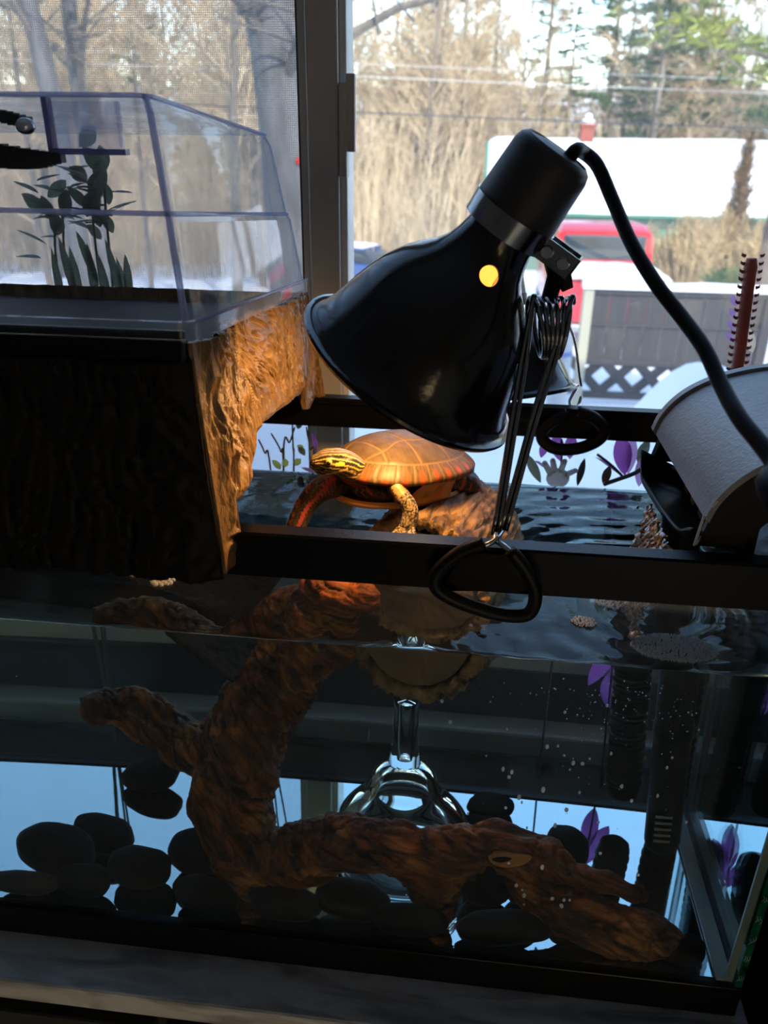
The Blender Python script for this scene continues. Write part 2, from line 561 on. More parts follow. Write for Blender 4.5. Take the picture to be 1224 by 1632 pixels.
aq = thing('aquarium', (-.457, .159, -.437), 'glass aquarium with black rims filled with water on the stand', 'aquarium')
def rim(name, z0, z1, y0in, ledge):
    mb = MB()
    wd = .0153
    prof_f = [(0, z0), (0, z1 - .0015), (.0015, z1), (wd - .001, z1), (wd, z1 - .0015), (wd, z1 - .006), (.009, z1 - .0075), (.009, z0)]
    # front, back, left, right bars
    for side in range(4):
        if side == 0: P = lambda d, z: [(-L, d, z), (0, d, z)]
        if side == 1: P = lambda d, z: [(0, .318 - d, z), (-L, .318 - d, z)]
        if side == 2: P = lambda d, z: [(-L + d, .318 - .009, z), (-L + d, .009, z)]
        if side == 3: P = lambda d, z: [(-d, .009, z), (-d, .318 - .009, z)]
        vs, fs = [], []
        for d, z in prof_f:
            vs += P(d - .0012, z)
        n = len(prof_f)
        for i in range(n):
            j = (i + 1) % n
            fs.append((2 * i, 2 * j, 2 * j + 1, 2 * i + 1))
        fs.append(tuple(2 * i for i in range(n))[::-1]); fs.append(tuple(2 * i + 1 for i in range(n)))
        mb.add(vs, fs)
    return mb.build(name, M_rim, aq)
rim('top_rim', -.0327, 0, 0, 1)
mb = MB()
mb.box((-L - .0012, -.0012, -.4368), (.0012, .012, -.4013), bev=.001).box((-L - .0012, .306, -.4368), (.0012, .3192, -.4013), bev=.001)
mb.box((-L - .0012, .012, -.4368), (-L + .011, .306, -.4013)).box((-.011, .012, -.4368), (.0012, .306, -.4013))
mb.build('bottom_rim', M_rim, aq)
MB().box((-L + .0005, .0010, -.4095), (-.0005, .0060, -.004)).build('front_pane', M_pane, aq)
MB().box((-L + .0005, .3120, -.4095), (-.0005, .3170, -.004)).build('back_pane', M_pane, aq)
MB().box((-L + .0005, .0061, -.4095), (-L + .0055, .3119, -.004)).build('left_pane', M_pane, aq)
MB().box((-.0055, .0061, -.4095), (-.0005, .3119, -.004)).build('right_pane', M_pane, aq)
MB().box((-L + .006, .0062, -.4095), (-.0060, .3118, -.4040)).build('bottom_pane', M_pane, aq)
M_sil = mat('clear_silicone', (.62, .62, .55), .35)
for a, b in (((-.0195, .0065, -.4018), (-.0062, .3110, -.3985)), ((-.0125, .0066, -.398), (-.0062, .0105, -.034)), ((-.0125, .3055, -.398), (-.0062, .3112, -.034)), ((-L + .0062, .0066, -.398), (-L + .0105, .0105, -.034))):
    MB().box(a, b).build('silicone_seam', M_sil, aq)
# green glass edge built as a strip, its reflections drawn as pale marks
M_edge = clear('green_glass_edge', (.10, .52, .30), .03, .5, (.06, .50, .27), rough=.2, milk_noise=(120, (1, 1, .5)), trans=.7)
tp = MB().box((-.0060, -.0003, -.400), (-.0003, .0007, -.12)).build('edge_strip', M_edge, aq)
M_mark = mat('pale_reflection', (.55, .75, .62), .6)
random.seed(5)
mb = MB()
for i in range(11):
    z = -.392 + .024 * i
    for k in range(3):
        x = -.0056 + .0017 * k
        q = random.uniform(-.002, .002)
        mb.tube([(x, -.0007, z + q), (x + .0013, -.0007, z + q + .003), (x + .0004, -.0007, z + q + .006)], .00028, 5)
mb.build('edge_marks', M_mark, tp)

# water: one closed body with a rippled top
def ripple(x, y):
    a = max(0., min(1., (x + .62) / .6))
    r = math.hypot(x + .10, (y - .09))
    h = .00055 * a * math.sin(r * 260 + 2.0 * noise.noise((x * 14, y * 14, 0))) / (1 + r * 5)
    h += .00050 * a * noise.noise((x * 22, y * 60, 3.1))
    h += .00028 * a * noise.noise((x * 60, y * 140, 7.7))
    h += .00018 * noise.noise((x * 9, y * 9, 1.3))
    e = min(y - .003, .315 - y)
    return h + .0012 * math.exp(-e / .0022)
WX_A, WX_B, WY_A, WY_B, WZ_A, WZ_B = -L + .003, -.003, .0032, .3148, -.4032, -.0885
NX, NY = 330, 150
vs, fs = [], []
ys = [WY_A + (WY_B - WY_A) * j / NY for j in range(NY + 1)]
for j in range(NY + 1):
    for i in range(NX + 1):
        x = WX_A + (WX_B - WX_A) * i / NX
        vs.append((x, ys[j], WZ_B + ripple(x, ys[j])))
for j in range(NY):
    for i in range(NX):
        a = j * (NX + 1) + i
        fs.append((a, a + 1, a + NX + 2, a + NX + 1))
n0 = len(vs)
vs += [(WX_A, WY_A, WZ_A), (WX_B, WY_A, WZ_A), (WX_B, WY_B, WZ_A), (WX_A, WY_B, WZ_A)]
fs.append((n0, n0 + 3, n0 + 2, n0 + 1))
fs.append(tuple([n0, n0 + 1] + [NX - i for i in range(NX + 1)]))
fs.append(tuple([n0 + 2, n0 + 3] + [NY * (NX + 1) + i for i in range(NX + 1)]))
fs.append(tuple([n0 + 1, n0 + 2] + [(NY - j) * (NX + 1) + NX for j in range(NY + 1)]))
fs.append(tuple([n0 + 3, n0] + [j * (NX + 1) for j in range(NY + 1)]))
me = bpy.data.meshes.new('water')
me.from_pydata(vs, [], fs)
wt = link('aquarium_water', me, M_water)
me.polygons.foreach_set('use_smooth', [i < NX * NY for i in range(len(me.polygons))])
me.set_sharp_from_angle(angle=math.radians(60))
wt.cycles.is_caustics_caster = True
tag(wt, 'clear rippling water filling the aquarium to below its rim', 'water', kind='stuff')

# ------------------------------------------------------------------ turtle topper (tank top basking box)
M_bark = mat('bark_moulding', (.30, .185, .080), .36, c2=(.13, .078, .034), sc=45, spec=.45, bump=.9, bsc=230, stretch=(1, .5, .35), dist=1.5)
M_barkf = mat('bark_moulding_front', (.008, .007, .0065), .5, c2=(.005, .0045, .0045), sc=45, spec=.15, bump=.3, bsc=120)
M_acr = clear('clear_acrylic', (.965, .965, .985), .03, .012, (.84, .85, .88), rough=.05, milk_noise=(18, (1, 1, .4)), graze=40.0)
M_acre = clear('acrylic_edge', (.62, .63, .78), .12, .35, (.72, .74, .92), rough=.1)
tt = thing('basking_topper', (-.66, .15, -.024), 'dark bark-look basking box with a clear lid hung on the left of the aquarium', 'basking platform')

def bark_h(a, b, seed=0.0):
    """flowing ridged bark relief"""
    wv = noise.noise((a * 9, b * 7, seed)) * 1.4 + noise.noise((a * 22, b * 16, seed + 4)) * .5
    q = (a * 120 + wv * 5.5, b * 27 + wv * 2.5, seed)
    r = 1 - abs(noise.noise(q)) * 2
    r2 = 1 - abs(noise.noise((q[0] * 2.1, q[1] * 1.7, seed + 9))) * 2
    return .0042 * r + .0030 * r2 + .0070 * noise.noise((a * 14, b * 11, seed + 2))

bot = [(-.0170, -.024), (-.0125, -.024), (-.004, -.0245), (.0015, -.017), (.0022, .017), (.027, .016), (.045, .0135), (.057, .014), (.070, .021), (.077, .027), (.084, .037), (.095, .036), (.143, .033), (.200, .030), (.2500, .0275), (.2510, .006), (.262, .002), (.275, -.003), (.290, -.002), (.302, .002), (.304, .026)]
def zbot(y):
    for (a, za), (b, zb_) in zip(bot[:-1], bot[1:]):
        if a <= y <= b:
            return za + (zb_ - za) * (y - a) / (b - a)
    return bot[-1][1] if y > .2 else bot[0][1]
ztop = lambda y: .130 - .0815 * (y + .012)
pits = [((-0.4110, 0.0731, 0.1039), .012, .018), ((-0.4110, 0.0588, 0.0908), .008, .012), ((-0.4110, 0.0627, 0.0592), .012, .010), ((-0.4110, 0.0519, 0.0409), .011, .015), ((-0.4110, 0.0274, 0.0501), .006, .010), ((-0.4110, 0.0060, 0.0405), .008, .013)]
def side_fn(u, v):
    y = -.0165 + .3205 * u
    z0, z1 = zbot(y), ztop(y)
    z = z0 + (z1 - z0) * v
    x = -.4135 - .06 * (z + .024) + .004 * math.sin(y * 30 + 1)
    fl = .25 * math.sin(y * 18) + .5
    h = bark_h(y + .25 * z * math.sin(y * 21), z + y * .25, 1.0)
    for (p, ry, rz) in pits:
        d = ((y - p[1]) / ry) ** 2 + ((z - p[2]) / rz) ** 2
        h -= .013 * math.exp(-d * 1.6)
    e = min(1, v * 12) * min(1, .08 + u * 22)
    return (x + h * (.3 + .7 * e) * min(1, .1 + u * 22) + .002, y, z + .002 * noise.noise((y * 60, z * 60, 0)) * (1 - v))
me = MB().grid(side_fn, 400, 240).mesh('side_panel', root_loc(tt))
sp = link('side_panel', me, M_bark, tt, True)
md = sp.modifiers.new('t', 'SOLIDIFY'); md.thickness = .004; md.offset = -1
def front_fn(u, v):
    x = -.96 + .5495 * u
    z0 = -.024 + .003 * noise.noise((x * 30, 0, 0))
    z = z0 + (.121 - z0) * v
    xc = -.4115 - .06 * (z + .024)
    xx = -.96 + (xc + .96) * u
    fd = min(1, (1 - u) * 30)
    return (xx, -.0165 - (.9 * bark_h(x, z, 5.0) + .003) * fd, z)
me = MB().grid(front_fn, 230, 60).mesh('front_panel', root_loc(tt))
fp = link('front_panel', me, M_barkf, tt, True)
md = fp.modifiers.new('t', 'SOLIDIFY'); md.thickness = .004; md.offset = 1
def back_fn(u, v):
    x = -.96 + .5595 * u
    z0 = .002 + .004 * noise.noise((x * 40, 1, 0))
    z = z0 + (.103 - z0) * v
    xx = x - (.16 * (z + .0)) * u
    return (xx, .306 + .6 * bark_h(x, z, 8.0), z)
me = MB().grid(back_fn, 160, 50).mesh('back_panel', root_loc(tt))
bp = link('back_panel', me, M_bark, tt, True)
tilt = lambda x, y, z: (x, y, z - .0815 * (y + .012))
def tbox(a, b, bev=0.0):
    mb = MB().box(a, b, bev=bev)
    mb.v = [tilt(*p) for p in mb.v]
    return mb
tbox((-.96, -.008, .112), (-.427, .300, .118)).build('inner_tray', mat('tray_plastic', (.003, .003, .0035), .6, c2=(.016, .016, .018), sc=160, lo=.58, hi=.75, spec=.08), tt)
mb = tbox((-.96, -.0245, .119), (-.4215, -.014, .132), .0012)
mb2 = tbox((-.96, -.0215, .1325), (-.4215, -.0165, .1375), .001)
mb.add(mb2.v, mb2.f)
mb.build('front_lip', M_black, tt)
# the clear lid
def lid_pt(u, k, n_):
    return None
rings = []      # (x right, y front, y back, z)
for z, xr, yf, yb in ((.131, -.4155, -.0235, .309), (.1425, -.4155, -.0235, .309), (.1430, -.4180, -.0200, .304), (.196, -.4245, -.0125, .291), (.2005, -.4275, -.006, .289), (.252, -.4345, .0015, .272), (.2605, -.4385, .006, .266)):
    rings.append((z, xr, yf, yb))
mb = MB()
xl = -.965
prof = []
for z, xr, yf, yb in rings:
    r = .010
    row = [(xl, yf, z)]
    row += [(xr - r + r * math.sin(a), yf + r - r * math.cos(a), z) for a in [PI / 2 * k / 4 for k in range(5)]]
    row += [(xr - r + r * math.cos(a), yb - r + r * math.sin(a), z) for a in [PI / 2 * k / 4 for k in range(5)]]
    row += [(xl, yb, z)]
    prof.append([tilt(*p) if z < .2 else (p[0], p[1], p[2] - (.0815 if z < .22 else .075) * (p[1] + .012)) for p in row])
n = len(prof[0])
vs = [p for row in prof for p in row]
fs = [(j * n + i, j * n + i + 1, (j + 1) * n + i + 1, (j + 1) * n + i) for j in range(len(prof) - 1) for i in range(n - 1)]
fs.append(tuple((len(prof) - 1) * n + i for i in range(n)))
mb.add(vs, fs)
lid = mb.build('clear_lid', M_acr, tt, True, 25)
def edge_tube(name, pts, r, par):
    return MB().tube(pts, r, 6).build(name, M_acre, par, True)
edge_tube('lid_edge', [prof[-1][i] for i in range(0, 7)], .0015, lid)
edge_tube('lid_edge', [prof[-1][i] for i in range(6, 9)], .0009, lid)
edge_tube('lid_edge', [prof[4][i] for i in range(0, 7)], .0016, lid)
edge_tube('lid_edge', [prof[1][i] for i in range(5, 8)], .0011, lid)
edge_tube('lid_edge', [prof[k][3] for k in range(2, 7)], .0020, lid)
edge_tube('lid_edge', [prof[k][8] for k in range(2, 7)], .0009, lid)
# flanged opening in the top front with its clear door and the dark carrying strap
M_acri = clear('acrylic_door', (.90, .90, .95), .05, .16, (.70, .73, .82), rough=.08)
ht = MB().box((-.502, .018, .2325), (-.4615, .0205, .2565)).build('vent_door', M_acri, lid)
M_acrd = clear('acrylic_bevel', (.20, .21, .36), .10, .4, (.28, .29, .48), rough=.1)
MB().box((-.5045, .0145, .2305), (-.5015, .021, .2585)).box((-.5045, .0145, .2290), (-.4585, .021, .2322)).build('door_edge', M_acrd, ht)
MB().box((-.4625, .0165, .2325), (-.4605, .020, .2565)).build('door_edge', M_acri, ht)
mb = MB()
pts = catmull([(-.60, .014, .2445), (-.57, .0125, .2505), (-.535, .0115, .2520), (-.512, .012, .2475)], 6)
for a, b in zip(pts[:-1], pts[1:]):
    mb.box((a.x, a.y - .004, min(a.z, b.z) - .0055), (b.x + .0005, a.y + .004, max(a.z, b.z)))
mb.build('carrying_strap', M_black, tt)
pts = catmull([(-.62, .010, .2335), (-.56, .009, .2360), (-.515, .011, .2310), (-.496, .014, .2290)], 6)
mb = MB()
for i, (a, b) in enumerate(zip(pts[:-1], pts[1:])):
    hh = .012 * (1 - (i / len(pts)) ** 2) + .002
    mb.box((a.x, a.y - .003, min(a.z, b.z) - hh), (b.x + .0005, a.y + .003, max(a.z, b.z) + .0005))
mb.build('strap_base', M_black, tt)
MB().ball((-.5125, .008, .2435), (.006, .005, .0045), 14).build('strap_stud', M_chrome, tt, True)
# grey ramp dipping into the water
M_ramp = mat('ramp_bark', (.042, .038, .034), .6, c2=(.015, .013, .012), sc=60, stretch=(1, 1, 1), bump=.4, bsc=120)
def ramp_fn(u, v):
    p = V((-.552, .070, -.060)).lerp(V((-.433, .092, -.176)), u)
    q = p + V((.020, .060, .022)) * v
    g = .0022 * (1 - abs(noise.noise((u * 22, v * 9, 2))) * 2.2)
    return q + V((.35, -.2, .5)) * g
me = MB().grid(ramp_fn, 70, 36).mesh('ramp', root_loc(tt))
rp = link('ramp', me, M_ramp, tt, True)
md = rp.modifiers.new('t', 'SOLIDIFY'); md.thickness = .006; md.offset = -1

# ------------------------------------------------------------------ clamp lamps
BULB = None
def clamp_lamp(o, axis, xdir, label, group, sc=1.0, lit=True, near=None):
    """o: centre of the opening; axis: from the opening towards the socket"""
    M = frame(o, axis, xdir) @ Matrix.Scale(sc, 4)
    root = thing('clamp_lamp', o, label, 'lamp', group)
    M = M @ Matrix.Diagonal((1, 1, .965, 1))
    prof_o = [(.0815, -.0015), (.0830, .0008), (.0825, .0030), (.0800, .0036), (.0775, .0050), (.0745, .0085), (.0712, .0165), (.0682, .026), (.0650, .036), (.0612, .047), (.0555, .060), (.0478, .072), (.0398, .081), (.0330, .088), (.0280, .095), (.0250, .103), (.0230, .112), (.0225, .128)]
    prof_i = [(.0213, .128), (.0218, .112), (.0238, .1025), (.0268, .0943), (.0318, .0872), (.0386, .0801), (.0466, .0710), (.0543, .0592), (.0600, .0464), (.0638, .0355), (.0670, .0254), (.0700, .016), (.0725, .0078), (.0750, .0030), (.0800, .0)]
    me = MB().lathe(prof_o + prof_i, M, 96, close=True).mesh('reflector', root_loc(root))
    ob = link('reflector', me, M_blackmetal, root)
    me.materials.append(M_white_enamel)
    ni = len(prof_o)
    if near is not None:                                   # punched vent holes round the neck
        c = MB()
        for k in range(3):
            a = near + k * 2 * PI / 3
            dx = V((math.cos(a), math.sin(a), 0.75)).normalized()
            F = frame(M @ V((math.cos(a) * .0285, math.sin(a) * .0285, .0935)), M.to_3x3() @ dx)
            c.lathe([(0, -.010), (.0064, -.010), (.0064, .020), (0, .020)], F, 24)
        cut = bpy.data.objects.new('cut', c.mesh('cut', root_loc(root)))
        COL.objects.link(cut)
        cut.parent = root
        bo = ob.modifiers.new('b', 'BOOLEAN'); bo.object = cut; bo.operation = 'DIFFERENCE'; bo.solver = 'EXACT'
        me2 = evaluated(ob, 'reflector')
        ob.modifiers.clear()
        ob.data = me2
        bpy.data.objects.remove(cut)
        me = me2
    # white inside, black outside
    Mi = M.inverted()
    rl = root_loc(root)
    import bisect
    for p in me.polygons:
        c_ = Mi @ (V(p.center) + rl)
        n_ = (Mi.to_3x3() @ p.normal)
        rad = V((c_.x, c_.y, 0))
        inner = n_.dot(rad) < 0 or (rad.length < .02)
        p.material_index = 1 if (inner and c_.z > .0008) else 0
        p.use_smooth = True
    me.set_sharp_from_angle(angle=math.radians(35))
    # collar band and its bracket
    MB().lathe([(.0240, .1155), (.0276, .1155), (.0282, .1300), (.0250, .1300)], M, 48, close=True).build('collar', M_darkchrome if lit else M_black, root, True, 30)
    MB().lathe([(.0215, .120), (.0265, .122), (.0272, .128), (.0256, .1645), (.0240, .1695), (.0205, .1722), (.0196, .1710), (.0110, .1728), (0, .1728)], M, 48).build('socket_cap', M_socket, root, True, 40)
    if lit:
        MB().lathe([(0, .022), (.013, .0235), (.022, .029), (.0262, .040), (.0255, .050), (.0205, .063), (.0150, .074), (.0130, .084), (.0130, .118), (0, .118)], M, 40).build('bulb', M_bulb, root, True)
    return root, M
M_bulb = mat('glowing_bulb', (.9, .6, .3), .4, emit=(1.0, .40, .06), estr=1.3)
cam_pos = V((-.2565, -.4594, .2403))
ax1 = (.854 * (.592 * _r + .806 * _u) - .52 * _f).normalized()
x1 = .806 * _r - .592 * _u
oc = V((-.298, .079, .0935))
Mt = frame(oc, ax1, x1)
tocam = Mt.inverted() @ cam_pos
near_a = math.copysign(math.acos(.36), tocam.y)
lamp1, LM = clamp_lamp(oc, ax1, x1, 'black dome clamp lamp shining orange over the turtle, clipped to the front rim', 'black dome clamp lamps', near=near_a)
# bracket, hinge and springs of the front lamp
br = MB()
br.box((.022, -.0095, .1155), (.0500, -.0080, .1300), LM).box((.022, .0080, .1155), (.0500, .0095, .1300), LM)
br.box((.0485, -.0095, .1155), (.0500, .0095, .1300), LM)
brk = br.build('bracket', M_darkchrome, lamp1)
mb = MB()
for x in (.030, .042):
    F = LM @ frame((x, 0, .1225), (0, 1, 0))
    mb.lathe([(0, -.0125), (.0035, -.0125), (.0042, -.0105), (.0042, .0105), (.0035, .0125), (0, .0125)], F, 16)
mb.build('hinge_screw', M_chrome, brk, True, 30)
pA, pB, pC = V((-0.2111, 0.0758, 0.1483)), V((-0.1969, 0.0761, 0.1586)), V((-0.2037, 0.0731, 0.1370))
MB().tube([V((-0.2078, 0.0816, 0.1681)), V((-0.2052, 0.0792, 0.1599)), V((-0.2083, 0.0748, 0.1438))], .0055, 10).build('pivot_post', M_black, brk, True, 40)
MB().tube([V((-0.1964, 0.0780, 0.1516)), V((-0.2022, 0.0805, 0.1637)), V((-0.2083, 0.0823, 0.1731))], [.004, .007, .0045], 8).build('hinge_block', M_black, brk, True, 40)
# torsion spring: flattened coil seen end on
c0 = V((-0.2060, 0.0695, 0.1286))
ex, ez = _r.copy(), _u.copy()
ey = _f.copy()
pts = []
for i in range(120):
    a = 2 * PI * i / 20
    pts.append(c0 + ey * (.0150 * math.cos(a)) + ez * (.0195 * math.sin(a)) + ex * ((i / 120 - .5) * .021 * (1 + .42 * math.sin(a))))
cl = MB().tube(pts, .0016, 8).build('clamp_spring', M_darkchrome, lamp1, True)
for sx_, tp_, bt in ((0, ((-0.2192, 0.0685, 0.1438)), ((-0.2328, 0.0046, 0.0069))), (1, ((-0.1954, 0.0664, 0.1442)), ((-0.2310, 0.0059, 0.0096)))):
    top, bt = V(tp_), V(bt)
    for q in (-.0014, .0016):
        o_ = ex * q * 1.1
        mb = MB()
        mid = top.lerp(bt, .5) + ey * .002
        hook = [c0 + ex * (-.0125 if sx_ == 0 else .0135) + ez * .014 - ey * .008, top + ez * .002 - ey * .004]
        mb.tube(catmull(hook + [top.lerp(bt, .25) + o_, mid + o_, bt + o_ + ex * (.002 if sx_ else -.001)], 6), .0017, 8)
        mb.build('clamp_rod', M_darkchrome, lamp1, True)
# foot of the rods crossing and gripping the rim
mb = MB()
mb.tube(catmull([V((-0.2331, 0.0020, 0.0096)), V((-0.2342, -0.0040, 0.0080)), V((-0.2298, -0.0080, 0.0068)), V((-0.2236, -0.0100, 0.0028))], 6), .0018, 8)
mb.tube(catmull([V((-0.2299, 0.0040, 0.0106)), V((-0.2332, -0.0060, 0.0100)), V((-0.2378, -0.0090, 0.0076)), V((-0.2436, -0.0100, 0.0050))], 6), .0018, 8)
mb.build('clamp_jaw_wire', M_chrome, lamp1, True)
loop = [V((-0.2411, -0.0125, 0.0092)), V((-0.2553, -0.0125, 0.0019)), V((-0.2687, -0.0125, -0.0120)), V((-0.2711, -0.0125, -0.0234)), V((-0.2630, -0.0125, -0.0314)), V((-0.2450, -0.0125, -0.0386)), V((-0.2262, -0.0125, -0.0428)), V((-0.2108, -0.0125, -0.0415)), V((-0.2060, -0.0125, -0.0324)), V((-0.2075, -0.0125, -0.0198)), V((-0.2147, -0.0125, -0.0065)), V((-0.2243, -0.0125, 0.0050))]
MB().tube(catmull(loop, 6), .0046, 12).build('rubber_loop', M_rubber, lamp1, True)
MB().grid(lambda u, v: V((-0.2553, -0.0065, -0.0022)).lerp(V((-0.2244, -0.0065, -0.0009)), u).lerp(V((-0.2662, -0.0065, -0.0314)).lerp(V((-0.2086, -0.0065, -0.0268)), u), v), 4, 4).build('jaw_plate', M_black, lamp1)
# flex from the cap
cp = [LM @ V((.008, 0, .168)), LM @ V((.009, 0, .1775)), V((-0.1951, 0.0851, 0.2330)), V((-0.1864, 0.0808, 0.2258)), V((-0.1763, 0.0715, 0.2073)), V((-0.1659, 0.0497, 0.1855)), V((-0.1531, 0.0240, 0.1656)), V((-0.1408, 0.0031, 0.1512)), V((-0.1320, -0.0198, 0.1394)), V((-0.1266, -0.0441, 0.1258)), V((-0.1227, -0.0700, 0.1166)), V((-0.1142, -0.0991, 0.1062)), V((-0.1008, -0.1514, 0.0813)), V(.17, -.26, -.10) , V(.20, -.30, -.6), V(.3, -.4, -1.19)]
MB().tube(catmull(cp, 8), .0042, 10).build('cord', M_cord, lamp1, True)
sl = bpy.data.lights.new('lamp_bulb', 'SPOT')
sl.energy = 2.7
sl.color = (1.0, .53, .18)
sl.spot_size = math.radians(150)
sl.spot_blend = .5
sl.shadow_soft_size = .02
so = bpy.data.objects.new('lamp_bulb', sl)
COL.objects.link(so)
so.matrix_world = frame(oc + ax1 * .019, ax1, x1)
sl.cycles.is_caustics_light = True
# second lamp, hanging straight down on the back rim
oc2 = V((-0.2093, 0.3450, 0.0006))
lamp2, LM2 = clamp_lamp(oc2, (-.17, .22, .96), (1, 0, 0), 'black dome clamp lamp hanging unlit behind the back rim', 'black dome clamp lamps', sc=.79, lit=False)
mb = MB()
mb.tube(catmull([LM2 @ V((.080, -.01, .0)), V((-0.1549, 0.3250, 0.0013)), V((-0.1522, 0.3180, -0.0062)), V((-0.1639, 0.3040, -0.0068))], 6), .0018, 8)
mb.tube(catmull([V((-0.1443, 0.3250, 0.0070)), V((-0.1465, 0.3200, -0.0000)), V((-0.1518, 0.3060, -0.0043))], 6), .0018, 8)
mb.tube(catmull([LM2 @ V((.03, -.01, .122)), LM2 @ V((.075, -.02, .08)), LM2 @ V((.085, -.01, .0))], 6), .0014, 8)
mb.build('clamp_jaw_wire', M_chrome, lamp2, True)
loop = [V((-0.1582, 0.3020, -0.0046)), V((-0.1728, 0.3000, -0.0124)), V((-0.1817, 0.2990, -0.0230)), V((-0.1783, 0.2980, -0.0337)), V((-0.1640, 0.2980, -0.0403)), V((-0.1427, 0.2980, -0.0378)), V((-0.1255, 0.2980, -0.0276)), V((-0.1226, 0.2990, -0.0160)), V((-0.1340, 0.3000, -0.0060)), V((-0.1495, 0.3020, -0.0016))]
MB().tube(catmull(loop, 6), .0062, 12).build('rubber_loop', M_rubber, lamp2, True)
# ------------------------------------------------------------------ hang-on filter at the right
M_lid = mat('grey_filter_lid', (.30, .30, .31), .42, c2=(.26, .26, .27), sc=120, bump=.25, bsc=350)
pf = thing('hang_on_filter', (-.03, .10, 0), 'black hang-on filter with a rounded grey lid over the right rim', 'filter')
prof = [(-.1015, .0215), (-.0975, .034), (-.0895, .0465), (-.078, .0575), (-.063, .0665), (-.045, .0735), (-.023, .0785), (.010, .081), (.040, .079), (.062, .070), (.072, .050)]
pr = [V((a, 0, b)) for a, b in prof]
prs = [(p.x, p.z) for p in catmull(pr, 4)]
def extr(poly, y0, y1, closed=True):
    n = len(poly)
    mb = MB()
    vs = [(a, y0, b) for a, b in poly] + [(a, y1, b) for a, b in poly]
    fs = [(i, (i + 1) % n, n + (i + 1) % n, n + i) for i in range(n if closed else n - 1)]
    if closed:
        fs += [tuple(range(n))[::-1], tuple(range(n, 2 * n))]
    return mb.add(vs, fs)
outer = prs
inner = [(a + .003 * (1 if i < len(prs) * .6 else -.6), b - .0028) for i, (a, b) in enumerate(prs)]
lidp = extr(outer + inner[::-1], .0165, .186).build('lid', M_lid, pf, True, 30)
big = [(a - .0022, b + .0022) for a, b in prs]
extr(big + [(a, b - .001) for a, b in prs][::-1], .180, .1885).build('lid_flange', M_lid, lidp, True, 30)
lowr = [(.070, .045), (.030, .044), (-.020, .040), (-.045, .033), (-.0625, .020), (-.0745, .0055), (-.0815, .0008), (-.1025, .0012)]
extr(inner[:] + lowr, .0185, .0235).build('side_plate', M_black, pf)
extr(inner[:] + lowr, .170, .180).build('side_plate', M_black, pf)
MB().box((-.070, .0235, -.030), (-.064, .170, .060)).box((-.064, .0235, .040), (.060, .170, .046)).box((.0045, .0235, -.060), (.027, .170, .041)).build('housing', M_black, pf)
# overflow spout with rising side lip
def spout(u, v):
    y = .022 + .152 * u
    up = .010 * math.exp(-((y - .022) / .02) ** 2) + .022 * math.exp(-((y - .176) / .010) ** 2)
    x = -.1125 + .044 * v + .006 * (1 - u)
    return (x, y, -.013 + up * (1 - v * .3) - .014 * v + .012 * (1 - u) ** 3)
s_ = MB().grid(spout, 40, 12).build('spout', M_black, pf, True)
md = s_.modifiers.new('t', 'SOLIDIFY'); md.thickness = .003; md.offset = -1
M_media = mat('filter_media', (.20, .13, .08), .7, c2=(.10, .07, .05), sc=60)
for y in (.150, .128, .104):
    MB().box((-.078, y - .006, -.018), (-.071, y + .006, .040), bev=.002).build('filter_cartridge', M_media, pf)
mb = MB().tube([(-.1020, .0178, .0235), (-.1045, .0178, .0015)], .0009, 6)
mb.tube([(-.0985, .0168, .030), (-.0960, .0165, .0345)], .0008, 6)
mb.build('seam_highlight', M_sil, pf)  # pale tubes drawing the highlight along the housing seam
# falling water and the grey inlet pipe
def fall(u, v):
    y = .030 + .075 * u
    z = -.008 - .0795 * v
    n_ = noise.noise((y * 170, z * 110, 0)) * .0040 + noise.noise((y * 420, z * 260, 5)) * .0028
    return (-.1155 - .012 * math.sin(v * PI / 2) + n_, y, z)
me = MB().grid(fall, 110, 60).mesh('falling_water')
M_fall = bpy.data.materials.new('falling_water')
M_fall.use_nodes = True
p = M_fall.node_tree.nodes['Principled BSDF']
p.inputs['Base Color'].default_value = (.55, .58, .62, 1)
p.inputs['Metallic'].default_value = .7
p.inputs['Roughness'].default_value = .12
p.inputs['Specular IOR Level'].default_value = .9
p.inputs['Transmission Weight'].default_value = .2
p.inputs['IOR'].default_value = 1.6
fw = link('falling_water', me, M_fall, None, True)
tag(fw, 'rough silvery curtain of water falling from the filter spout', 'water', kind='stuff')

M_tube = mat('black_tube', (.004, .004, .005), .5, bump=.1, bsc=200, spec=.15)
def filter_tube(top, bot, r, label, slots):
    root = thing('filter_tube', bot, label, 'filter tube', 'black filter tubes')
    top, bot = V(top), V(bot)
    ax = (top - bot)
    F = frame(bot, ax, (1, 0, 0))
    H = ax.length
    pr = [(0, 0), (r * .55, .0012), (r * .88, .006), (r, .014)]
    pr += [(r, H * .40), (r * 1.07, H * .405), (r * 1.07, H * .44), (r * 1.0, H * .445), (r, H), (0, H)]
    b = MB().lathe(pr, F, 32).build('pipe', M_tube, root, True, 40)
    if slots:
        for k in range(5):
            F2 = F @ Matrix.Translation((-.004 + .0, -r * .985, .022 + .0068 * k)) 
            MB().box((-.006, -.0012, -.0010), (.008, .0008, .0012), F2).build('slot', M_slot, root)
    else:
        for k in range(14):
            MB().lathe([(r, .02 + k * .011), (r * 1.07, .022 + k * .011), (r * 1.07, .026 + k * .011), (r, .028 + k * .011)], F, 24).build('rib', M_tube, root)
    return root
M_slot = mat('pale_slot', (.35, .36, .36), .5)
filter_tube((-.083, .128, -.02), (-.0605, .128, -.338), .0155, 'black slotted intake tube nearest the front glass at the right', True)
filter_tube((-.090, .284, -.100), (-.0735, .286, -.377), .0170, 'black ribbed tube deep in the water against the back glass', False)
filter_tube((-.036, .284, -.100), (-.0270, .286, -.385), .0165, 'black ribbed tube in the back right corner of the water', False)

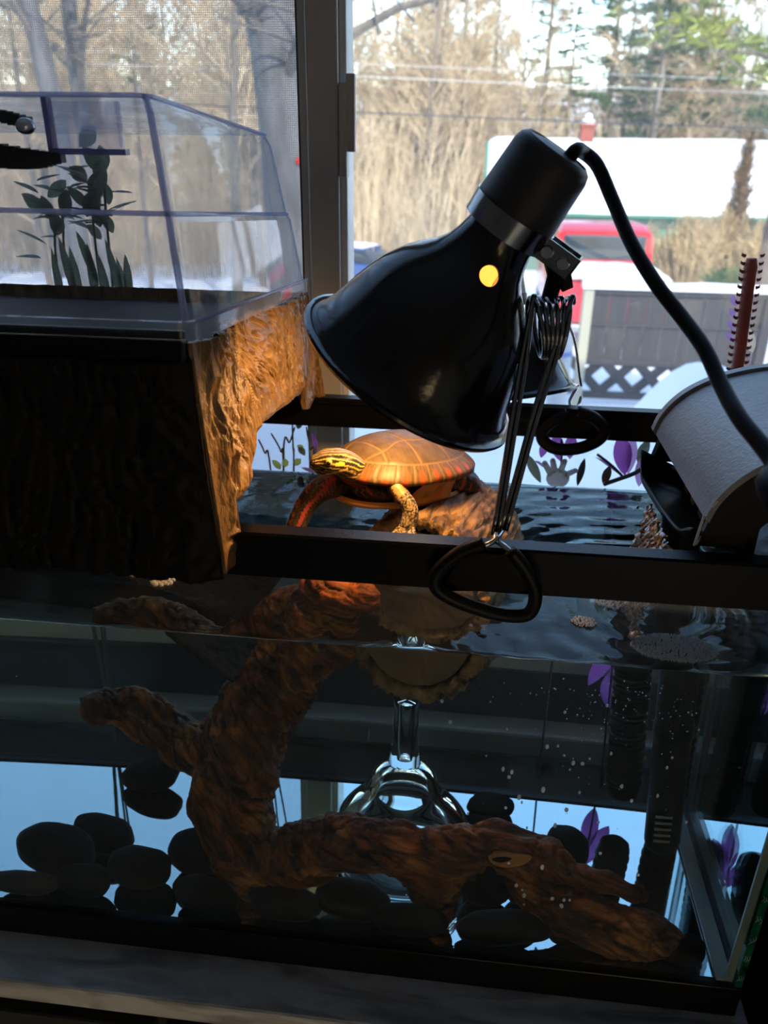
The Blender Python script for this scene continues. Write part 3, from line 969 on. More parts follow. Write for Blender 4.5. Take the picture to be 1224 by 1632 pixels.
# ------------------------------------------------------------------ basking log
M_log = mat('log_bark', (.42, .25, .10), .6, c2=(.05, .028, .014), sc=34, stretch=(1.3, .35, 1.3), dist=1.4, lo=.44, hi=.66, bump=.9, bsc=90)
M_cut = mat('cut_wood', (.34, .20, .09), .6, c2=(.20, .11, .05), sc=30, bump=.15, bsc=150)
lg = thing('basking_log', (-.27, .14, -.165), 'chunky bark covered log at the water surface under the turtle', 'log')
l0, l1 = V((-.290, .096, -.104)), V((-.248, .232, -.112))
LF = frame(l0, l1 - l0, (1, .27, 0))
LLEN = (l1 - l0).length
def log_fn(u, v):
    a = 2 * PI * u
    t_ = v * LLEN
    sh = 1 - .35 * max(0, v - .72) ** 1.3 * 3.2
    rx, rz = .060 * sh, .0715 * sh
    ca, sa = math.cos(a), math.sin(a)
    q = (ca * 2.6, sa * 2.6, t_ * 11)
    ridge = 1 - abs(noise.noise((a * 7.0 if False else ca * 9, sa * 9, t_ * 9 + 4 * noise.noise(q)))) * 2.0
    fine = 1 - abs(noise.noise((ca * 21, sa * 21, t_ * 26 + 5 * noise.noise(q)))) * 2.2
    h = .0034 * ridge + .0022 * fine + .0030 * noise.noise(q) + .0012 * noise.noise((ca * 30, sa * 30, t_ * 60))
    e = .004 * noise.noise((ca * 4, sa * 4, 7)) + .003 * noise.noise((ca * 14, sa * 14, 2))
    if v == 0:
        t_ = e
    return LF @ V(((rx + h) * ca, (rz + h) * sa, t_ if v > 0 else e))
mb = MB().grid(log_fn, 220, 110)
nb = len(mb.v)
mb.v.append(tuple(LF @ V((0, 0, LLEN))))
mb.f += [(110 * 221 + i, 110 * 221 + i + 1, nb) for i in range(220)]
k0 = len(mb.v)
for i in range(221):                                   # inner wall of the bark
    p_ = LF.inverted() @ V(mb.v[i])
    mb.v.append(tuple(LF @ V((p_.x * .86, p_.y * .86, p_.z + .001))))
for i in range(221):
    p_ = LF.inverted() @ V(mb.v[i])
    mb.v.append(tuple(LF @ V((p_.x * .845, p_.y * .845, .012))))
for i in range(220):
    mb.f.append((i, i + 1, k0 + i + 1, k0 + i))
    mb.f.append((k0 + i, k0 + i + 1, k0 + 222 + i, k0 + 221 + i))
mb.build('bark', M_log, lg, True)
def cut_fn(u, v):
    a = 2 * PI * u
    ca, sa = math.cos(a), math.sin(a)
    q = .0025 * noise.noise((ca * 4, sa * 4, 7))
    cr_ = .0012 * math.exp(-((a - 1.35) / .03) ** 2) + .0012 * math.exp(-((a - 2.1) / .03) ** 2)
    return LF @ V((.0500 * v * ca, .0605 * v * sa, .0025 + q * v + .0006 * noise.noise((ca * v * 40, sa * v * 40, 1)) + cr_ * v))
MB().grid(cut_fn, 120, 40).build('cut_face', M_cut, lg, True)

# ------------------------------------------------------------------ painted turtle
tu = thing('painted_turtle', (-.30, .14, -.03), 'painted turtle with yellow striped head standing on the log under the lamp', 'turtle')
pit, hd = math.radians(7.5), 0
fw_ = V((-.690 * math.cos(pit), -.724 * math.cos(pit), math.sin(pit)))
lf_ = V((.724, -.690, .06)).normalized()
up_ = fw_.cross(lf_).normalized()
lf_ = up_.cross(fw_)
TO = V((-.3095, .153, -.0072))
TM = Matrix(((fw_.x, lf_.x, up_.x, TO.x), (fw_.y, lf_.y, up_.y, TO.y), (fw_.z, lf_.z, up_.z, TO.z), (0, 0, 0, 1)))
A_, B_, H_ = .0660, .0515, .0265
def outl(a):
    c, s = math.cos(a), math.sin(a)
    e = 2.25
    r = (abs(c / A_) ** e + abs(s / B_) ** e) ** (-1 / e)
    if c < 0:
        r *= 1 + .05 * abs(c) ** 6
    return r
def seam(x, y, rho, a):
    """distance to the nearest scute seam, in metres, and a marginal index"""
    d = abs(rho - .815) * .055
    k = (a / (2 * PI) * 24) % 1
    if rho > .815:
        d = min(d, min(k, 1 - k) * 2 * PI / 24 * rho * .056)
    else:
        vw = .0165 + .0018 * math.cos(x * 180)
        d = min(d, abs(abs(y) - vw))
        us = (-.039, -.0135, .0125, .037)
        if abs(y) < vw:
            d = min(d, min(abs(x - u_) for u_ in us))
        else:
            fan = 1 + (abs(y) - vw) * 9
            d = min(d, min(abs(x - u_ * fan) for u_ in (-.039, -.0135, .0125, .037)))
    return d, int(a / (2 * PI) * 24) % 24
NR, NA = 84, 288
vs, cols = [], []
def car_col(x, y, rho, a, under):
    d, mi = seam(x, y, rho, a)
    n1 = noise.noise((x * 160, y * 160, 2.0))
    n2 = noise.noise((x * 500, y * 220, 5.0))
    base = V((.115, .074, .030)) * (1 + .30 * n1 + .22 * n2)
    pale = V((.27, .17, .07))
    c = base.lerp(pale, .9 * math.exp(-(d / .0006) ** 2))
    if rho > .815 or under:
        k = (a / (2 * PI) * 24) % 1
        red = math.exp(-((k - .5) / .16) ** 2) * (math.exp(-((rho - .965) / .05) ** 2) if not under else .8)
        c = c.lerp(V((.62, .085, .015)), min(1, red * 1.1))
        w_ = math.sin((k - .5) * 26 + 3 * noise.noise((k * 3, rho * 20, mi)))
        c = c.lerp(V((.30, .17, .055)), .4 * max(0, w_))
    return c
for i in range(NR + 1):
    rho = i / NR
    for k in range(NA):
        a = 2 * PI * k / NA
        R_ = outl(a)
        x, y = rho * R_ * math.cos(a), rho * R_ * math.sin(a)
        z = H_ * (1 - rho ** 2.35) ** .82 + .0015 * (1 - rho)
        z += .0022 * max(0, rho - .86) / .14 * (1 if rho > .86 else 0) * (1 if math.cos(a) < .2 else .3)
        d, mi = seam(x, y, rho, a)
        z -= .00075 * math.exp(-(d / .0007) ** 2)
        z += .0003 * noise.noise((x * 90, y * 90, 0))
        vs.append((x, y, z)); cols.append(car_col(x, y, rho, a, False))
for rho, dz in ((.995, -.0022), (.95, -.0034), (.80, -.0022), (.55, .004)):
    for k in range(NA):
        a = 2 * PI * k / NA
        R_ = outl(a)
        x, y = rho * R_ * math.cos(a), rho * R_ * math.sin(a)
        vs.append((x, y, dz)); cols.append(car_col(x, y, max(rho, .9), a, True) * (1 if rho > .9 else .6))
fs = [(i * NA + k, i * NA + (k + 1) % NA, (i + 1) * NA + (k + 1) % NA, (i + 1) * NA + k) for i in range(NR + 4) for k in range(NA)]
mb = MB().add([TM @ V(p) for p in vs], fs)
M_car = mat('carapace', (.2, .1, .05), .45, attr='pattern', spec=.35)
me = mb.mesh('carapace', root_loc(tu))
color_verts(me, [tuple(c) for c in cols])
link('carapace', me, M_car, tu, True)
# plastron with the bridges that join it to the carapace
vs, cols = [], []
NP = 200
for ring in range(9):
    for k in range(NP):
        a = 2 * PI * k / NP
        R_ = outl(a)
        c, s = math.cos(a), math.sin(a)
        xx = R_ * c
        wgt = 1 / (1 + math.exp((abs(xx + .001) - .024) / .0022))     # bridge zone
        px_, py_ = .93 * R_ * c, .74 * R_ * s
        if ring < 4:
            f_ = ring / 4 * .9
            p_ = (px_ * f_, py_ * f_, -.0252)
        elif ring == 4:
            p_ = (px_ * .965, py_ * .965, -.0249)
        elif ring == 5:
            p_ = (px_, py_, -.0220)
        else:
            t_ = (ring - 5) / 3
            ux, uy, uz = .95 * R_ * c, .95 * R_ * s, -.0018
            bx = px_ + (ux - px_) * t_ ** 1.2
            by = py_ + (uy - py_) * t_ ** 1.2
            bz = -.0220 + (uz + .0220) * t_
            qx, qy, qz = px_ * (1 - .04 * t_), py_ * (1 - .04 * t_), -.0220 + .0024 * t_
            p_ = (qx + (bx - qx) * wgt, qy + (by - qy) * wgt, qz + (bz - qz) * wgt)
        vs.append(TM @ V(p_))
        n1 = noise.noise((p_[0] * 110, p_[1] * 110, p_[2] * 260))
        if ring > 5 and wgt > .3:
            st_ = math.sin(p_[2] * 900 + 6 * noise.noise((p_[0] * 60, p_[2] * 60, 3)))
            cc = V((.40, .20, .07)).lerp(V((.17, .07, .025)), max(0, st_) * .8)
            if n1 > .25: cc = V((.55, .08, .02))
        else:
            cc = V((.85, .40, .10)) * (1 + .12 * n1)
        cols.append(tuple(cc))
fs = [(i * NP + k, i * NP + (k + 1) % NP, (i + 1) * NP + (k + 1) % NP, (i + 1) * NP + k) for i in range(8) for k in range(NP)]
me = MB().add(vs, fs).mesh('plastron', root_loc(tu))
color_verts(me, cols)
pl = link('plastron', me, M_car, tu, True)
# body: one continuous skin
HB, HS = V((-.3445, .1035, .0085)), V((-.3745, .0915, .0175))
limbs = {
    'neck': ([(-.318, .140, -.006), (-.327, .126, -.0045), (-.336, .1135, -.001), (-.3435, .1045, .005)], [.016, .0135, .0120, .0112]),
    'head': ([(-.3425, .1050, .0070), (-.3480, .1020, .0110), (-.3540, .0998, .0135), (-.3600, .0974, .0145), (-.3650, .0954, .0148), (-.3680, .0942, .0146)], [.0106, .0112, .0112, .0104, .0090, .0072]),
    'right_leg': ([(-.340, .134, -.012), (-.356, .1195, -.0130), (-.3685, .1115, -.0150), (-.3790, .1060, -.0240), (-.3865, .1010, -.0380), (-.3905, .0975, -.0520), (-.3925, .0940, -.0600)], [.0125, .0115, .0100, .0090, .0086, .0080, .0078]),
    'left_leg': ([(-.297, .132, -.008), (-.3030, .1160, -.0085), (-.3090, .1010, -.0035), (-.3045, .0950, -.0085), (-.2975, .0905, -.0150), (-.2955, .0870, -.0225), (-.2970, .0840, -.0290)], [.0105, .0082, .0066, .0066, .0064, .0064, .0066]),
    'rear_leg': ([(-.280, .158, -.020), (-.264, .1700, -.0255), (-.2535, .1780, -.0320), (-.2470, .1830, -.0400), (-.2400, .1850, -.0465), (-.2345, .1855, -.0520)], [.0120, .0125, .0120, .0090, .0076, .0072]),
    'far_rear_leg': ([(-.300, .185, -.018), (-.292, .204, -.026), (-.284, .214, -.038), (-.282, .215, -.048)], [.012, .0115, .009, .0075]),
    'tail': ([(-.270, .190, -.022), (-.258, .204, -.028), (-.250, .214, -.034)], [.008, .0055, .003]),
}
mb = MB()
mb.ball((0, 0, 0), (1, 1, 1), 24, TM @ Matrix.Translation((-.002, 0, -.0115)) @ Matrix.Diagonal((.054, .040, .0105, 1))) if False else None
bl = MB().ball((0, 0, 0), (.053, .040, .0100), 24)
mb.add([TM @ (V(p) + V((-.001, 0, -.0118))) for p in bl.v], bl.f)
# skin closing the front between the shells
bl = MB().ball((0, 0, 0), (.016, .033, .0105), 24)
mb.add([TM @ (V(p) + V((.037, 0, -.0125))) for p in bl.v], bl.f)
for nm, (ps, rs) in limbs.items():
    pp = catmull(ps, 5)
    rr = list(np.interp(np.linspace(0, 1, len(pp)), np.linspace(0, 1, len(rs)), rs))
    mb.tube(pp, rr, 16)
    mb.ball(pp[-1], rr[-1] * .98, 14)
    mb.ball(pp[0], rr[0] * .98, 14)
# brow, jaw and snout shaping
hx = (V((-.3745, .0916, .0146)) - V((-.350, .1010, .0110))).normalized()
hl = V((0, 0, 1)).cross(hx).normalized()        # the turtle's left, towards the camera
if hl.dot(cam_pos - HS) < 0: hl = -hl
hz_ = hx.cross(hl)
if hz_.z < 0: hz_ = -hz_
EY = []
for s in (1, -1):
    e = V((-.3618, .0966, .0178)) + hl * (.0086 * s)
    EY.append((e, s))
    mb.ball(e - hl * .0018 * s, (.0040, .0030, .0036), 12)
mb.ball(V((-.356, .0990, .0215)), (.0125, .0080, .0026), 14)      # flat crown
mb.ball(V((-.3625, .0962, .0085)), (.0095, .0072, .0052), 12)      # lower jaw
toes = []
def foot(c, d, spread, n_, ln, r, drop):
    c, d = V(c), V(d).normalized()
    sd = d.cross(V((0, 0, 1))).normalized()
    for k in range(n_):
        f_ = (k - (n_ - 1) / 2) / max(1, (n_ - 1) / 2)
        dd = (d + sd * spread * f_ + V((0, 0, -drop))).normalized()
        tip = c + dd * ln * (1 - .12 * abs(f_)) + sd * (.0022 * f_)
        mb.tube([c + sd * .0022 * f_, c + dd * ln * .5 + sd * .003 * f_, tip], [r * 1.1, r, r * .8], 8)
        mb.ball(tip, r * .8, 8)
        toes.append((tip, dd))
foot((-.2970, .0835, -.0285), (-.25, -.9, -.3), .75, 5, .0110, .0020, .25)
foot((-.3930, .0925, -.0625), (-.3, -.7, -.6), .6, 5, .0095, .0023, .3)
foot((-.2335, .1850, -.0535), (.75, -.25, -.5), .6, 4, .0090, .0023, .3)
foot((-.2820, .2150, -.0500), (.4, .7, -.5), .6, 4, .0080, .0022, .3)
me = remeshed(mb, .00085, 'body', 3)
# scaly relief and the pattern of the skin
limb_axes = {k: catmull(v[0], 5) for k, v in limbs.items()}
P_all, who, tpar, rad_ = [], [], [], []
for nm, pp in limb_axes.items():
    for i, p_ in enumerate(pp):
        P_all.append(p_); who.append(nm); tpar.append(i / (len(pp) - 1))
PA = np.array([tuple(p_) for p_ in P_all])
n = len(me.vertices)
co = np.empty(n * 3); me.vertices.foreach_get('co', co); co = co.reshape(-1, 3)
no = np.empty(n * 3); me.vertex_normals.foreach_get('vector', no); no = no.reshape(-1, 3)
cols = np.zeros((n, 3)); disp = np.zeros(n)
for i in range(n):
    p_ = co[i]
    j = int(((PA - p_) ** 2).sum(1).argmin())
    nm, t_ = who[j], tpar[j]
    pv = V(p_)
    n1 = noise.noise(pv * 260)
    n3 = noise.noise(pv * 700)
    vr = noise.voronoi(pv * 420)[0]
    cell = vr[1] - vr[0]
    if nm == 'head' or (nm == 'neck'):
        ax_pts = limb_axes['head'] if nm == 'head' else limb_axes['neck']
        rel = pv - P_all[j]
        ang = math.atan2(rel.dot(hl), rel.z)           # 0 top, + towards camera
        s_al = t_ * (1.0 if nm == 'head' else .8)
        st_ = math.sin(ang * 19 + 3.4 * noise.noise((s_al * 2.2, ang * 1.1, 3)) + s_al * 2.0)
        top = max(0, math.cos(ang) - .66) * 3
        thr = .64 + .3 * noise.noise((s_al * 5, ang * 3, 8)) + top * .35
        dark = V((.028, .022, .012)); 
        if nm == 'head':
            yel = V((.62, .43, .10))
            c = yel if st_ > thr else dark
            if top > .35: c = V((.12, .09, .06)) * (1 + .5 * n1) if st_ < .55 else V((.34, .24, .09))
        else:
            c = (V((.55, .07, .02)) if (int((ang + 4) * 1.83) % 2) else V((.52, .30, .07))) if st_ > .38 else V((.075, .04, .022))
        if nm == 'head':
            for (e, s) in EY:                          # yellow dash behind the eye
                q = e - hx * .0085 + V((0, 0, -.0008))
                dd = pv - q
                if (dd.dot(hx) / .0040) ** 2 + (dd.z / .0017) ** 2 < 1 and dd.dot(hl) * s > -.004:
                    c = V((.80, .58, .07))
                q2 = e - hx * .004 + V((0, 0, -.0088))
                d2 = pv - q2
                lz = d2.z + .35 * d2.dot(hx)
                if abs(lz) < .0009 and abs(d2.dot(hx)) < .010 and d2.dot(hl) * s > -.006:
                    c = V((.72, .52, .09))
            mouth = pv - (V((-.3680, .0942, .0112)))
            if abs(mouth.z) < .0004 and mouth.dot(hx) > -.006:
                c = V((.01, .008, .006)); disp[i] -= .0003
        disp[i] += .00012 * n3
    elif nm in ('right_leg', 'left_leg', 'rear_leg', 'far_rear_leg', 'tail'):
        rel = pv - P_all[j]
        ang = math.atan2(rel.dot(hl), rel.dot(hx))
        dark = V((.05, .034, .020)) if cell < .25 else V((.15, .10, .050))
        c = dark * (1 + .4 * n1)
        if nm == 'right_leg' and t_ > .22:
            k1 = rel.dot(_r) / .0085
            if abs(k1 - .25) < .15 and noise.noise((t_ * 30, 2, 5)) > -.22: c = V((.60, .065, .02))
            if abs(k1 + .60) < .12 and noise.noise((t_ * 24, 7, 5)) > 0: c = V((.55, .10, .025))
        if nm == 'left_leg' and t_ > .18:
            k1 = rel.dot(_r) / .007
            if abs(k1 - .05) < .5 and t_ < .55 and noise.noise((t_ * 22, 2, 9)) > -.15: c = V((.62, .30, .09)) if noise.noise((t_ * 30, 4, 4)) < .22 else V((.70, .10, .02))
            if t_ > .5 and cell > .16: c = V((.42, .30, .15)) * (1 + .3 * n1)
        if nm == 'rear_leg':
            if noise.noise((t_ * 18, ang * 1.5, 2)) > .28: c = V((.50, .09, .03))
            if t_ > .55: c = V((.30, .17, .09)) * (1 + .4 * n1)
        disp[i] += .00035 * (min(cell, .5) - .2) + .0002 * n1
    cols[i] = tuple(c)
co = co + no * disp[:, None]
me.vertices.foreach_set('co', co.ravel())
color_verts(me, cols)
ol = root_loc(tu)
me.transform(Matrix.Translation(-ol))
M_skin = mat('turtle_skin', (.1, .08, .05), .38, attr='pattern', spec=.5)
body = link('body', me, M_skin, tu, True)
M_eye = mat('turtle_eye', (.55, .40, .06), .08, spec=.8)
M_pupil = mat('turtle_pupil', (.005, .005, .005), .05, spec=.8)
for (e, s) in EY:
    eo = MB().ball(e + hl * .0009 * s, .0028, 16).build('eye', M_eye, tu, True)
    MB().ball(e + hl * .0025 * s + hx * .0004, (.0017, .0017, .0017), 12).build('pupil', M_pupil, eo, True)
M_claw = mat('claw', (.30, .22, .14), .35)
for tip, dd in toes:
    MB().tube([tip, tip + dd * .003 + V((0, 0, .0002)), tip + dd * .0062 + V((0, 0, -.0012))], [.0013, .0009, .0001], 8).build('claw', M_claw, tu, True)

# ------------------------------------------------------------------ driftwood
dw = thing('driftwood', (-.38, .07, -.403), 'large forked reddish brown driftwood branch leaning across the aquarium', 'driftwood')
mb = MB()
def limb(nodes, sub=5, cap=True):
    pp = catmull([n_[:3] for n_ in nodes], sub)
    rr = np.interp(np.linspace(0, 1, len(pp)), np.linspace(0, 1, len(nodes)), [n_[3] for n_ in nodes])
    mb.tube(pp, list(rr), 18)
    mb.ball(pp[0], rr[0] * .98, 16); mb.ball(pp[-1], rr[-1] * .98, 16)
limb([(-.574, .122, -.230, .0111), (-.557, .130, -.228, .0148), (-.544, .140, -.243, .0185), (-.516, .138, -.256, .0205), (-.479, .120, -.265, .0270), (-.452, .105, -.270, .030)])
limb([(-.563, .135, -.222, .010), (-.545, .14, -.224, .012), (-.53, .14, -.236, .012)])
limb([(-.427, .068, -.372, .0290), (-.437, .078, -.343, .0325), (-.447, .092, -.298, .0370), (-.438, .1, -.250, .0345), (-.415, .1, -.197, .0315), (-.386, .092, -.150, .0275), (-.363, .078, -.112, .0250), (-.352, .066, -.082, .0200)])
limb([(-.433, .070, -.363, .0300), (-.393, .067, -.349, .0305), (-.352, .062, -.327, .0280), (-.302, .058, -.320, .0245), (-.269, .056, -.326, .0245), (-.242, .056, -.318, .0220)])
limb([(-.272, .056, -.329, .0240), (-.262, .052, -.360, .0225), (-.260, .048, -.383, .0170)])
limb([(-.259, .056, -.313, .0200), (-.232, .06, -.307, .0170), (-.206, .06, -.303, .0185), (-.179, .056, -.313, .0220), (-.161, .052, -.330, .0225)])
limb([(-.195, .058, -.322, .0170), (-.165, .050, -.353, .0220), (-.130, .043, -.3705, .0240), (-.098, .040, -.376, .0260), (-.066, .036, -.382, .0180), (-.054, .036, -.386, .012)])
limb([(-.165, .058, -.330, .0140), (-.135, .056, -.3320, .0095), (-.110, .055, -.3345, .0085), (-.090, .052, -.3395, .0080)])
# splintered upper end breaking the surface
limb([(-.352, .062, -.085, .018), (-.338, .056, -.084, .0135), (-.325, .054, -.078, .008)])
limb([(-.345, .058, -.092, .012), (-.343, .055, -.110, .0075), (-.342, .054, -.130, .0035)])
# rim of the broken knot
limb([(-.215, .047, -.300, .006), (-.200, .040, -.293, .0055), (-.186, .042, -.299, .0055), (-.193, .043, -.309, .005), (-.210, .045, -.311, .0055), (-.218, .046, -.304, .005)], 4)
me = remeshed(mb, .00155, 'wood', 5)
def grain(q):
    wv = noise.noise(q * 14) * 1.6
    # grain runs along the limbs: mostly x below, mostly upright in the trunk
    if q.x < -.36 and q.z > -.35:
        g = (q.x * 75 + q.z * 52 + wv, q.y * 60, (q.z * .8 - q.x * .6) * 16 + wv)
    else:
        g = (q.x * 16 + wv * .7, q.y * 60, (q.z + .42 * q.x) * 90 + wv * 1.2)
    return g
def wood_relief(p):
    q = Vector(p)
    g = grain(q)
    r = 1 - abs(noise.noise(g)) * 2.2
    r2 = 1 - abs(noise.noise((g[0] * 2.3, g[1] * 2.3, g[2] * 2.3))) * 2.2
    r3 = max(0, 1 - abs(noise.noise((g[0] * .8 + 9, g[1] * .8, g[2] * .8))) * 9)
    h = .0032 * r + .0018 * r2 + .0060 * noise.noise(q * 34) - .0035 * r3
    d = (q - V((-.201, .034, -.302)))
    h -= .016 * math.exp(-((d.x / .0115) ** 2 + (d.z / .0058) ** 2))
    return h
displace(me, wood_relief)
co = np.empty(len(me.vertices) * 3); me.vertices.foreach_get('co', co); co = co.reshape(-1, 3)
co[:, 2] = np.maximum(co[:, 2], -.4028); co[:, 1] = np.maximum(co[:, 1], .0068)
me.vertices.foreach_set('co', co.ravel())
cols = []
for p_ in co:
    q = Vector(p_)
    g = grain(q)
    a = noise.noise((g[0] * 1.3, g[1] * 1.3, g[2] * 1.3)) + .5 * noise.noise((g[0] * 3.7, g[1] * 3.0, g[2] * 3.7 + 5))
    b_ = noise.noise(q * 26 + Vector((3, 1, 7)))
    c = V((.055, .016, .006)).lerp(V((.36, .105, .024)), max(0, min(1, .5 + .85 * a)))
    c = c.lerp(V((.66, .25, .055)), max(0, min(.85, (b_ - .08) * 2.6)) * max(0, min(1, .6 + a)))
    l1 = max(0, 1 - abs(noise.noise((g[0] * .8 + 9, g[1] * .8, g[2] * .8))) * 8)
    l2 = max(0, 1 - abs(noise.noise((g[0] * 2.1, g[1] * 1.7, g[2] * 2.1 + 3))) * 5)
    c = c * (1 - .8 * max(l1, .75 * l2))  # shade in the relief cracks painted into the colour with the grain lines
    cols.append(tuple(c))
color_verts(me, cols)
me.transform(Matrix.Translation(-root_loc(dw)))
M_drift = mat('driftwood_grain_shade', (.3, .1, .03), .55, attr='pattern', sc=34, bump=.7, bsc=140, spec=.2)
link('wood', me, M_drift, dw, True)
M_knot = mat('fresh_knot_wood', (.85, .36, .09), .5, c2=(.66, .26, .06), sc=40)
ring_ = catmull([V((-.2165, .0385, -.3045)), V((-.208, .0345, -.2975)), V((-.196, .0325, -.2945)), V((-.1835, .0350, -.2985)), V((-.190, .0350, -.3065)), V((-.203, .0355, -.3110)), V((-.2135, .0375, -.3095)), V((-.2165, .0385, -.3045))], 5)
mb = MB()
cen = V((-.201, .047, -.303))
nn = len(ring_)
c2_ = V((-.2065, .036, -.3035))
inn = [c2_ + (p_ - V((-.2, .036, -.303))) * .50 + V((0, -.0020, 0)) for p_ in ring_]
deep = [p_ + V((0, .010, 0)) for p_ in inn]
lip = [[p_.lerp(cen, -.10) + V((0, .0015, 0)) for p_ in ring_], [p_ + V((0, -.0045, 0)) for p_ in ring_], [p_.lerp(q_, .5) + V((0, -.0035, 0)) for p_, q_ in zip(ring_, inn)], inn, deep]
mb.add([p_ for r_ in lip for p_ in r_], [(j * nn + i, j * nn + i + 1, (j + 1) * nn + i + 1, (j + 1) * nn + i) for j in range(4) for i in range(nn - 1)])
kn = mb.build('knot_lip', M_knot, dw, True)
MB().add([p_ + V((0, -.0002, 0)) for p_ in inn] + [V((c2_.x, c2_.y + .006, c2_.z))], [(i, i + 1, nn) for i in range(nn - 1)]).build('knot_hollow', mat('hollow_shade', (.012, .006, .004), .8), kn)  # shade inside the knot hole painted as a near-black surface

# ------------------------------------------------------------------ upturned stemmed glass under the log
gl = thing('wine_glass', (-.295, .150, -.402), 'upturned clear stemmed glass propping up the log', 'glass')
G = Matrix.Translation((-.295, .150, -.402))
M_air = glass('trapped_air', 1 / 1.333)
M_gl = glass('clear_glass', 1.16, (.97, .99, .985))
bowl = [(0, .0012), (.0600, .0012), (.0630, .004), (.0660, .014), (.0680, .028), (.0670, .042), (.0630, .057), (.0560, .070), (.0465, .081), (.0385, .088), (.0345, .094), (.0320, .102), (.0275, .112), (.0190, .120), (.010, .1235), (0, .1240)]
bb = [(p_.x, p_.y) for p_ in catmull([V((a, b, 0)) for a, b in bowl], 3)]
MB().lathe([(max(0, a), b) for a, b in bb], G, 72).build('bowl', M_air, gl, True, 50)
for k, (r_, z_) in enumerate(((.0605, .0018), (.054, .003), (.047, .004))):
    MB().tube([G @ V((r_ * math.cos(a), r_ * math.sin(a), z_)) for a in [2 * PI * i / 72 for i in range(72)]], .0018, 8, closed=True).build('rim_ring', M_gl, gl, True)
MB().lathe([(0, .124), (.0150, .124), (.0135, .132), (.0118, .150), (.0115, .185), (.0125, .205), (.018, .216), (.034, .2215), (.036, .2235), (0, .2245)], G, 48).build('stem', M_gl, gl, True, 40)
MB().lathe([(0, .128), (.0062, .128), (.0068, .15), (.0066, .19), (0, .195)], G, 32).build('stem_bubble', M_air, gl, True, 40)

# ------------------------------------------------------------------ black stones
M_stone = mat('black_stone', (.0045, .0055, .0065), .6, c2=(.009, .010, .011), sc=22, bump=.12, bsc=160, spec=.06)
M_stone_b = mat('brown_grey_stone', (.045, .036, .027), .55, c2=(.05, .043, .036), sc=30, bump=.12, bsc=160, spec=.12)
stones = [
 ((-.622, .078, -.372), (.0395, .030, .0285), 'big black stone, tallest of the left stone pile', 0),
 ((-.588, .128, -.381), (.032, .026, .021), 'black stone at the back of the left stone pile', 0),
 ((-.537, .068, -.380), (.032, .027, .0215), 'smooth black stone at the right end of the left pile', 0),
 ((-.583, .036, -.3825), (.027, .020, .0195), 'small dark stone at the front of the left pile', 0),
 ((-.640, .027, -.3885), (.034, .0165, .0140), 'flat brown stone at the far left against the front glass', 1),
 ((-.573, .262, -.386), (.034, .026, .017), 'black stone far back under the left stub of the driftwood', 0),
 ((-.487, .100, -.3755), (.029, .026, .0265), 'black stone just left of the driftwood foot', 0),
 ((-.467, .036, -.3840), (.0310, .023, .0180), 'flat black stone in front of the driftwood foot', 0),
 ((-.393, .034, -.3850), (.0350, .022, .0170), 'dark oblong stone under the start of the horizontal limb', 2),
 ((-.334, .050, -.3830), (.0345, .026, .0195), 'dark oblong stone before the upturned glass', 2),
 ((-.281, .027, -.3835), (.0360, .018, .0180), 'tapered black stone left of the driftwood leg', 0),
 ((-.214, .098, -.3755), (.0245, .025, .0270), 'upright black stone behind the knot of the driftwood', 0),
 ((-.178, .106, -.3740), (.0200, .024, .0285), 'black stone behind the right arm of the driftwood', 0),
 ((-.199, .030, -.3850), (.0430, .022, .0172), 'wide flat dark stone at the front glass under the knot', 2),
 ((-.208, .268, -.3920), (.0255, .022, .0100), 'low black stone against the back glass right of the upturned glass', 0),
 ((-.138, .175, -.3760), (.0215, .024, .0265), 'black stone peeping over the right arm of the driftwood', 0),
 ((-.139, .090, -.3850), (.0170, .016, .0175), 'small black stone under the right arm of the driftwood', 0),
 ((-.046, .034, -.3870), (.0200, .0200, .0155), 'black stone at the right tip of the driftwood', 0),
]
M_stone_c = mat('olive_stone', (.016, .015, .011), .5, c2=(.007, .007, .007), sc=26, stretch=(1, 1, 3), bump=.12, bsc=160, spec=.12)
random.seed(11)
for i, (c, r_, lab, k) in enumerate(stones):
    bm = bmesh.new()
    bmesh.ops.create_icosphere(bm, subdivisions=4, radius=1)
    for v_ in bm.verts:
        p_ = v_.co.copy()
        h = 1 + .13 * noise.noise(p_ * .9 + V((i * 7.1, 0, 0))) + .05 * noise.noise(p_ * 2.2 + V((0, i * 3.7, 0)))
        q = Vector((math.copysign(abs(p_.x) ** .88, p_.x), math.copysign(abs(p_.y) ** .9, p_.y), math.copysign(abs(p_.z) ** .9, p_.z))) * h
        v_.co = Vector((q.x * r_[0] * .96, q.y * r_[1] * .96, q.z * r_[2] * .96))
    Rz = Matrix.Rotation(random.uniform(-.25, .25), 4, 'Y') @ Matrix.Rotation(random.uniform(-.3, .3), 4, 'Z')
    bmesh.ops.transform(bm, matrix=Rz, verts=bm.verts)
    lo_ = min(v_.co.z for v_ in bm.verts)
    ylo = min(v_.co.y for v_ in bm.verts)
    me = bpy.data.meshes.new('river_stone')
    bm.to_mesh(me); bm.free()
    o = link('river_stone', me, (M_stone, M_stone_b, M_stone_c)[k], None, True)
    o.location = (c[0], max(c[1], .0070 - ylo), -.4027 - lo_)
    tag(o, lab, 'stone', 'dark river stones on the aquarium floor')

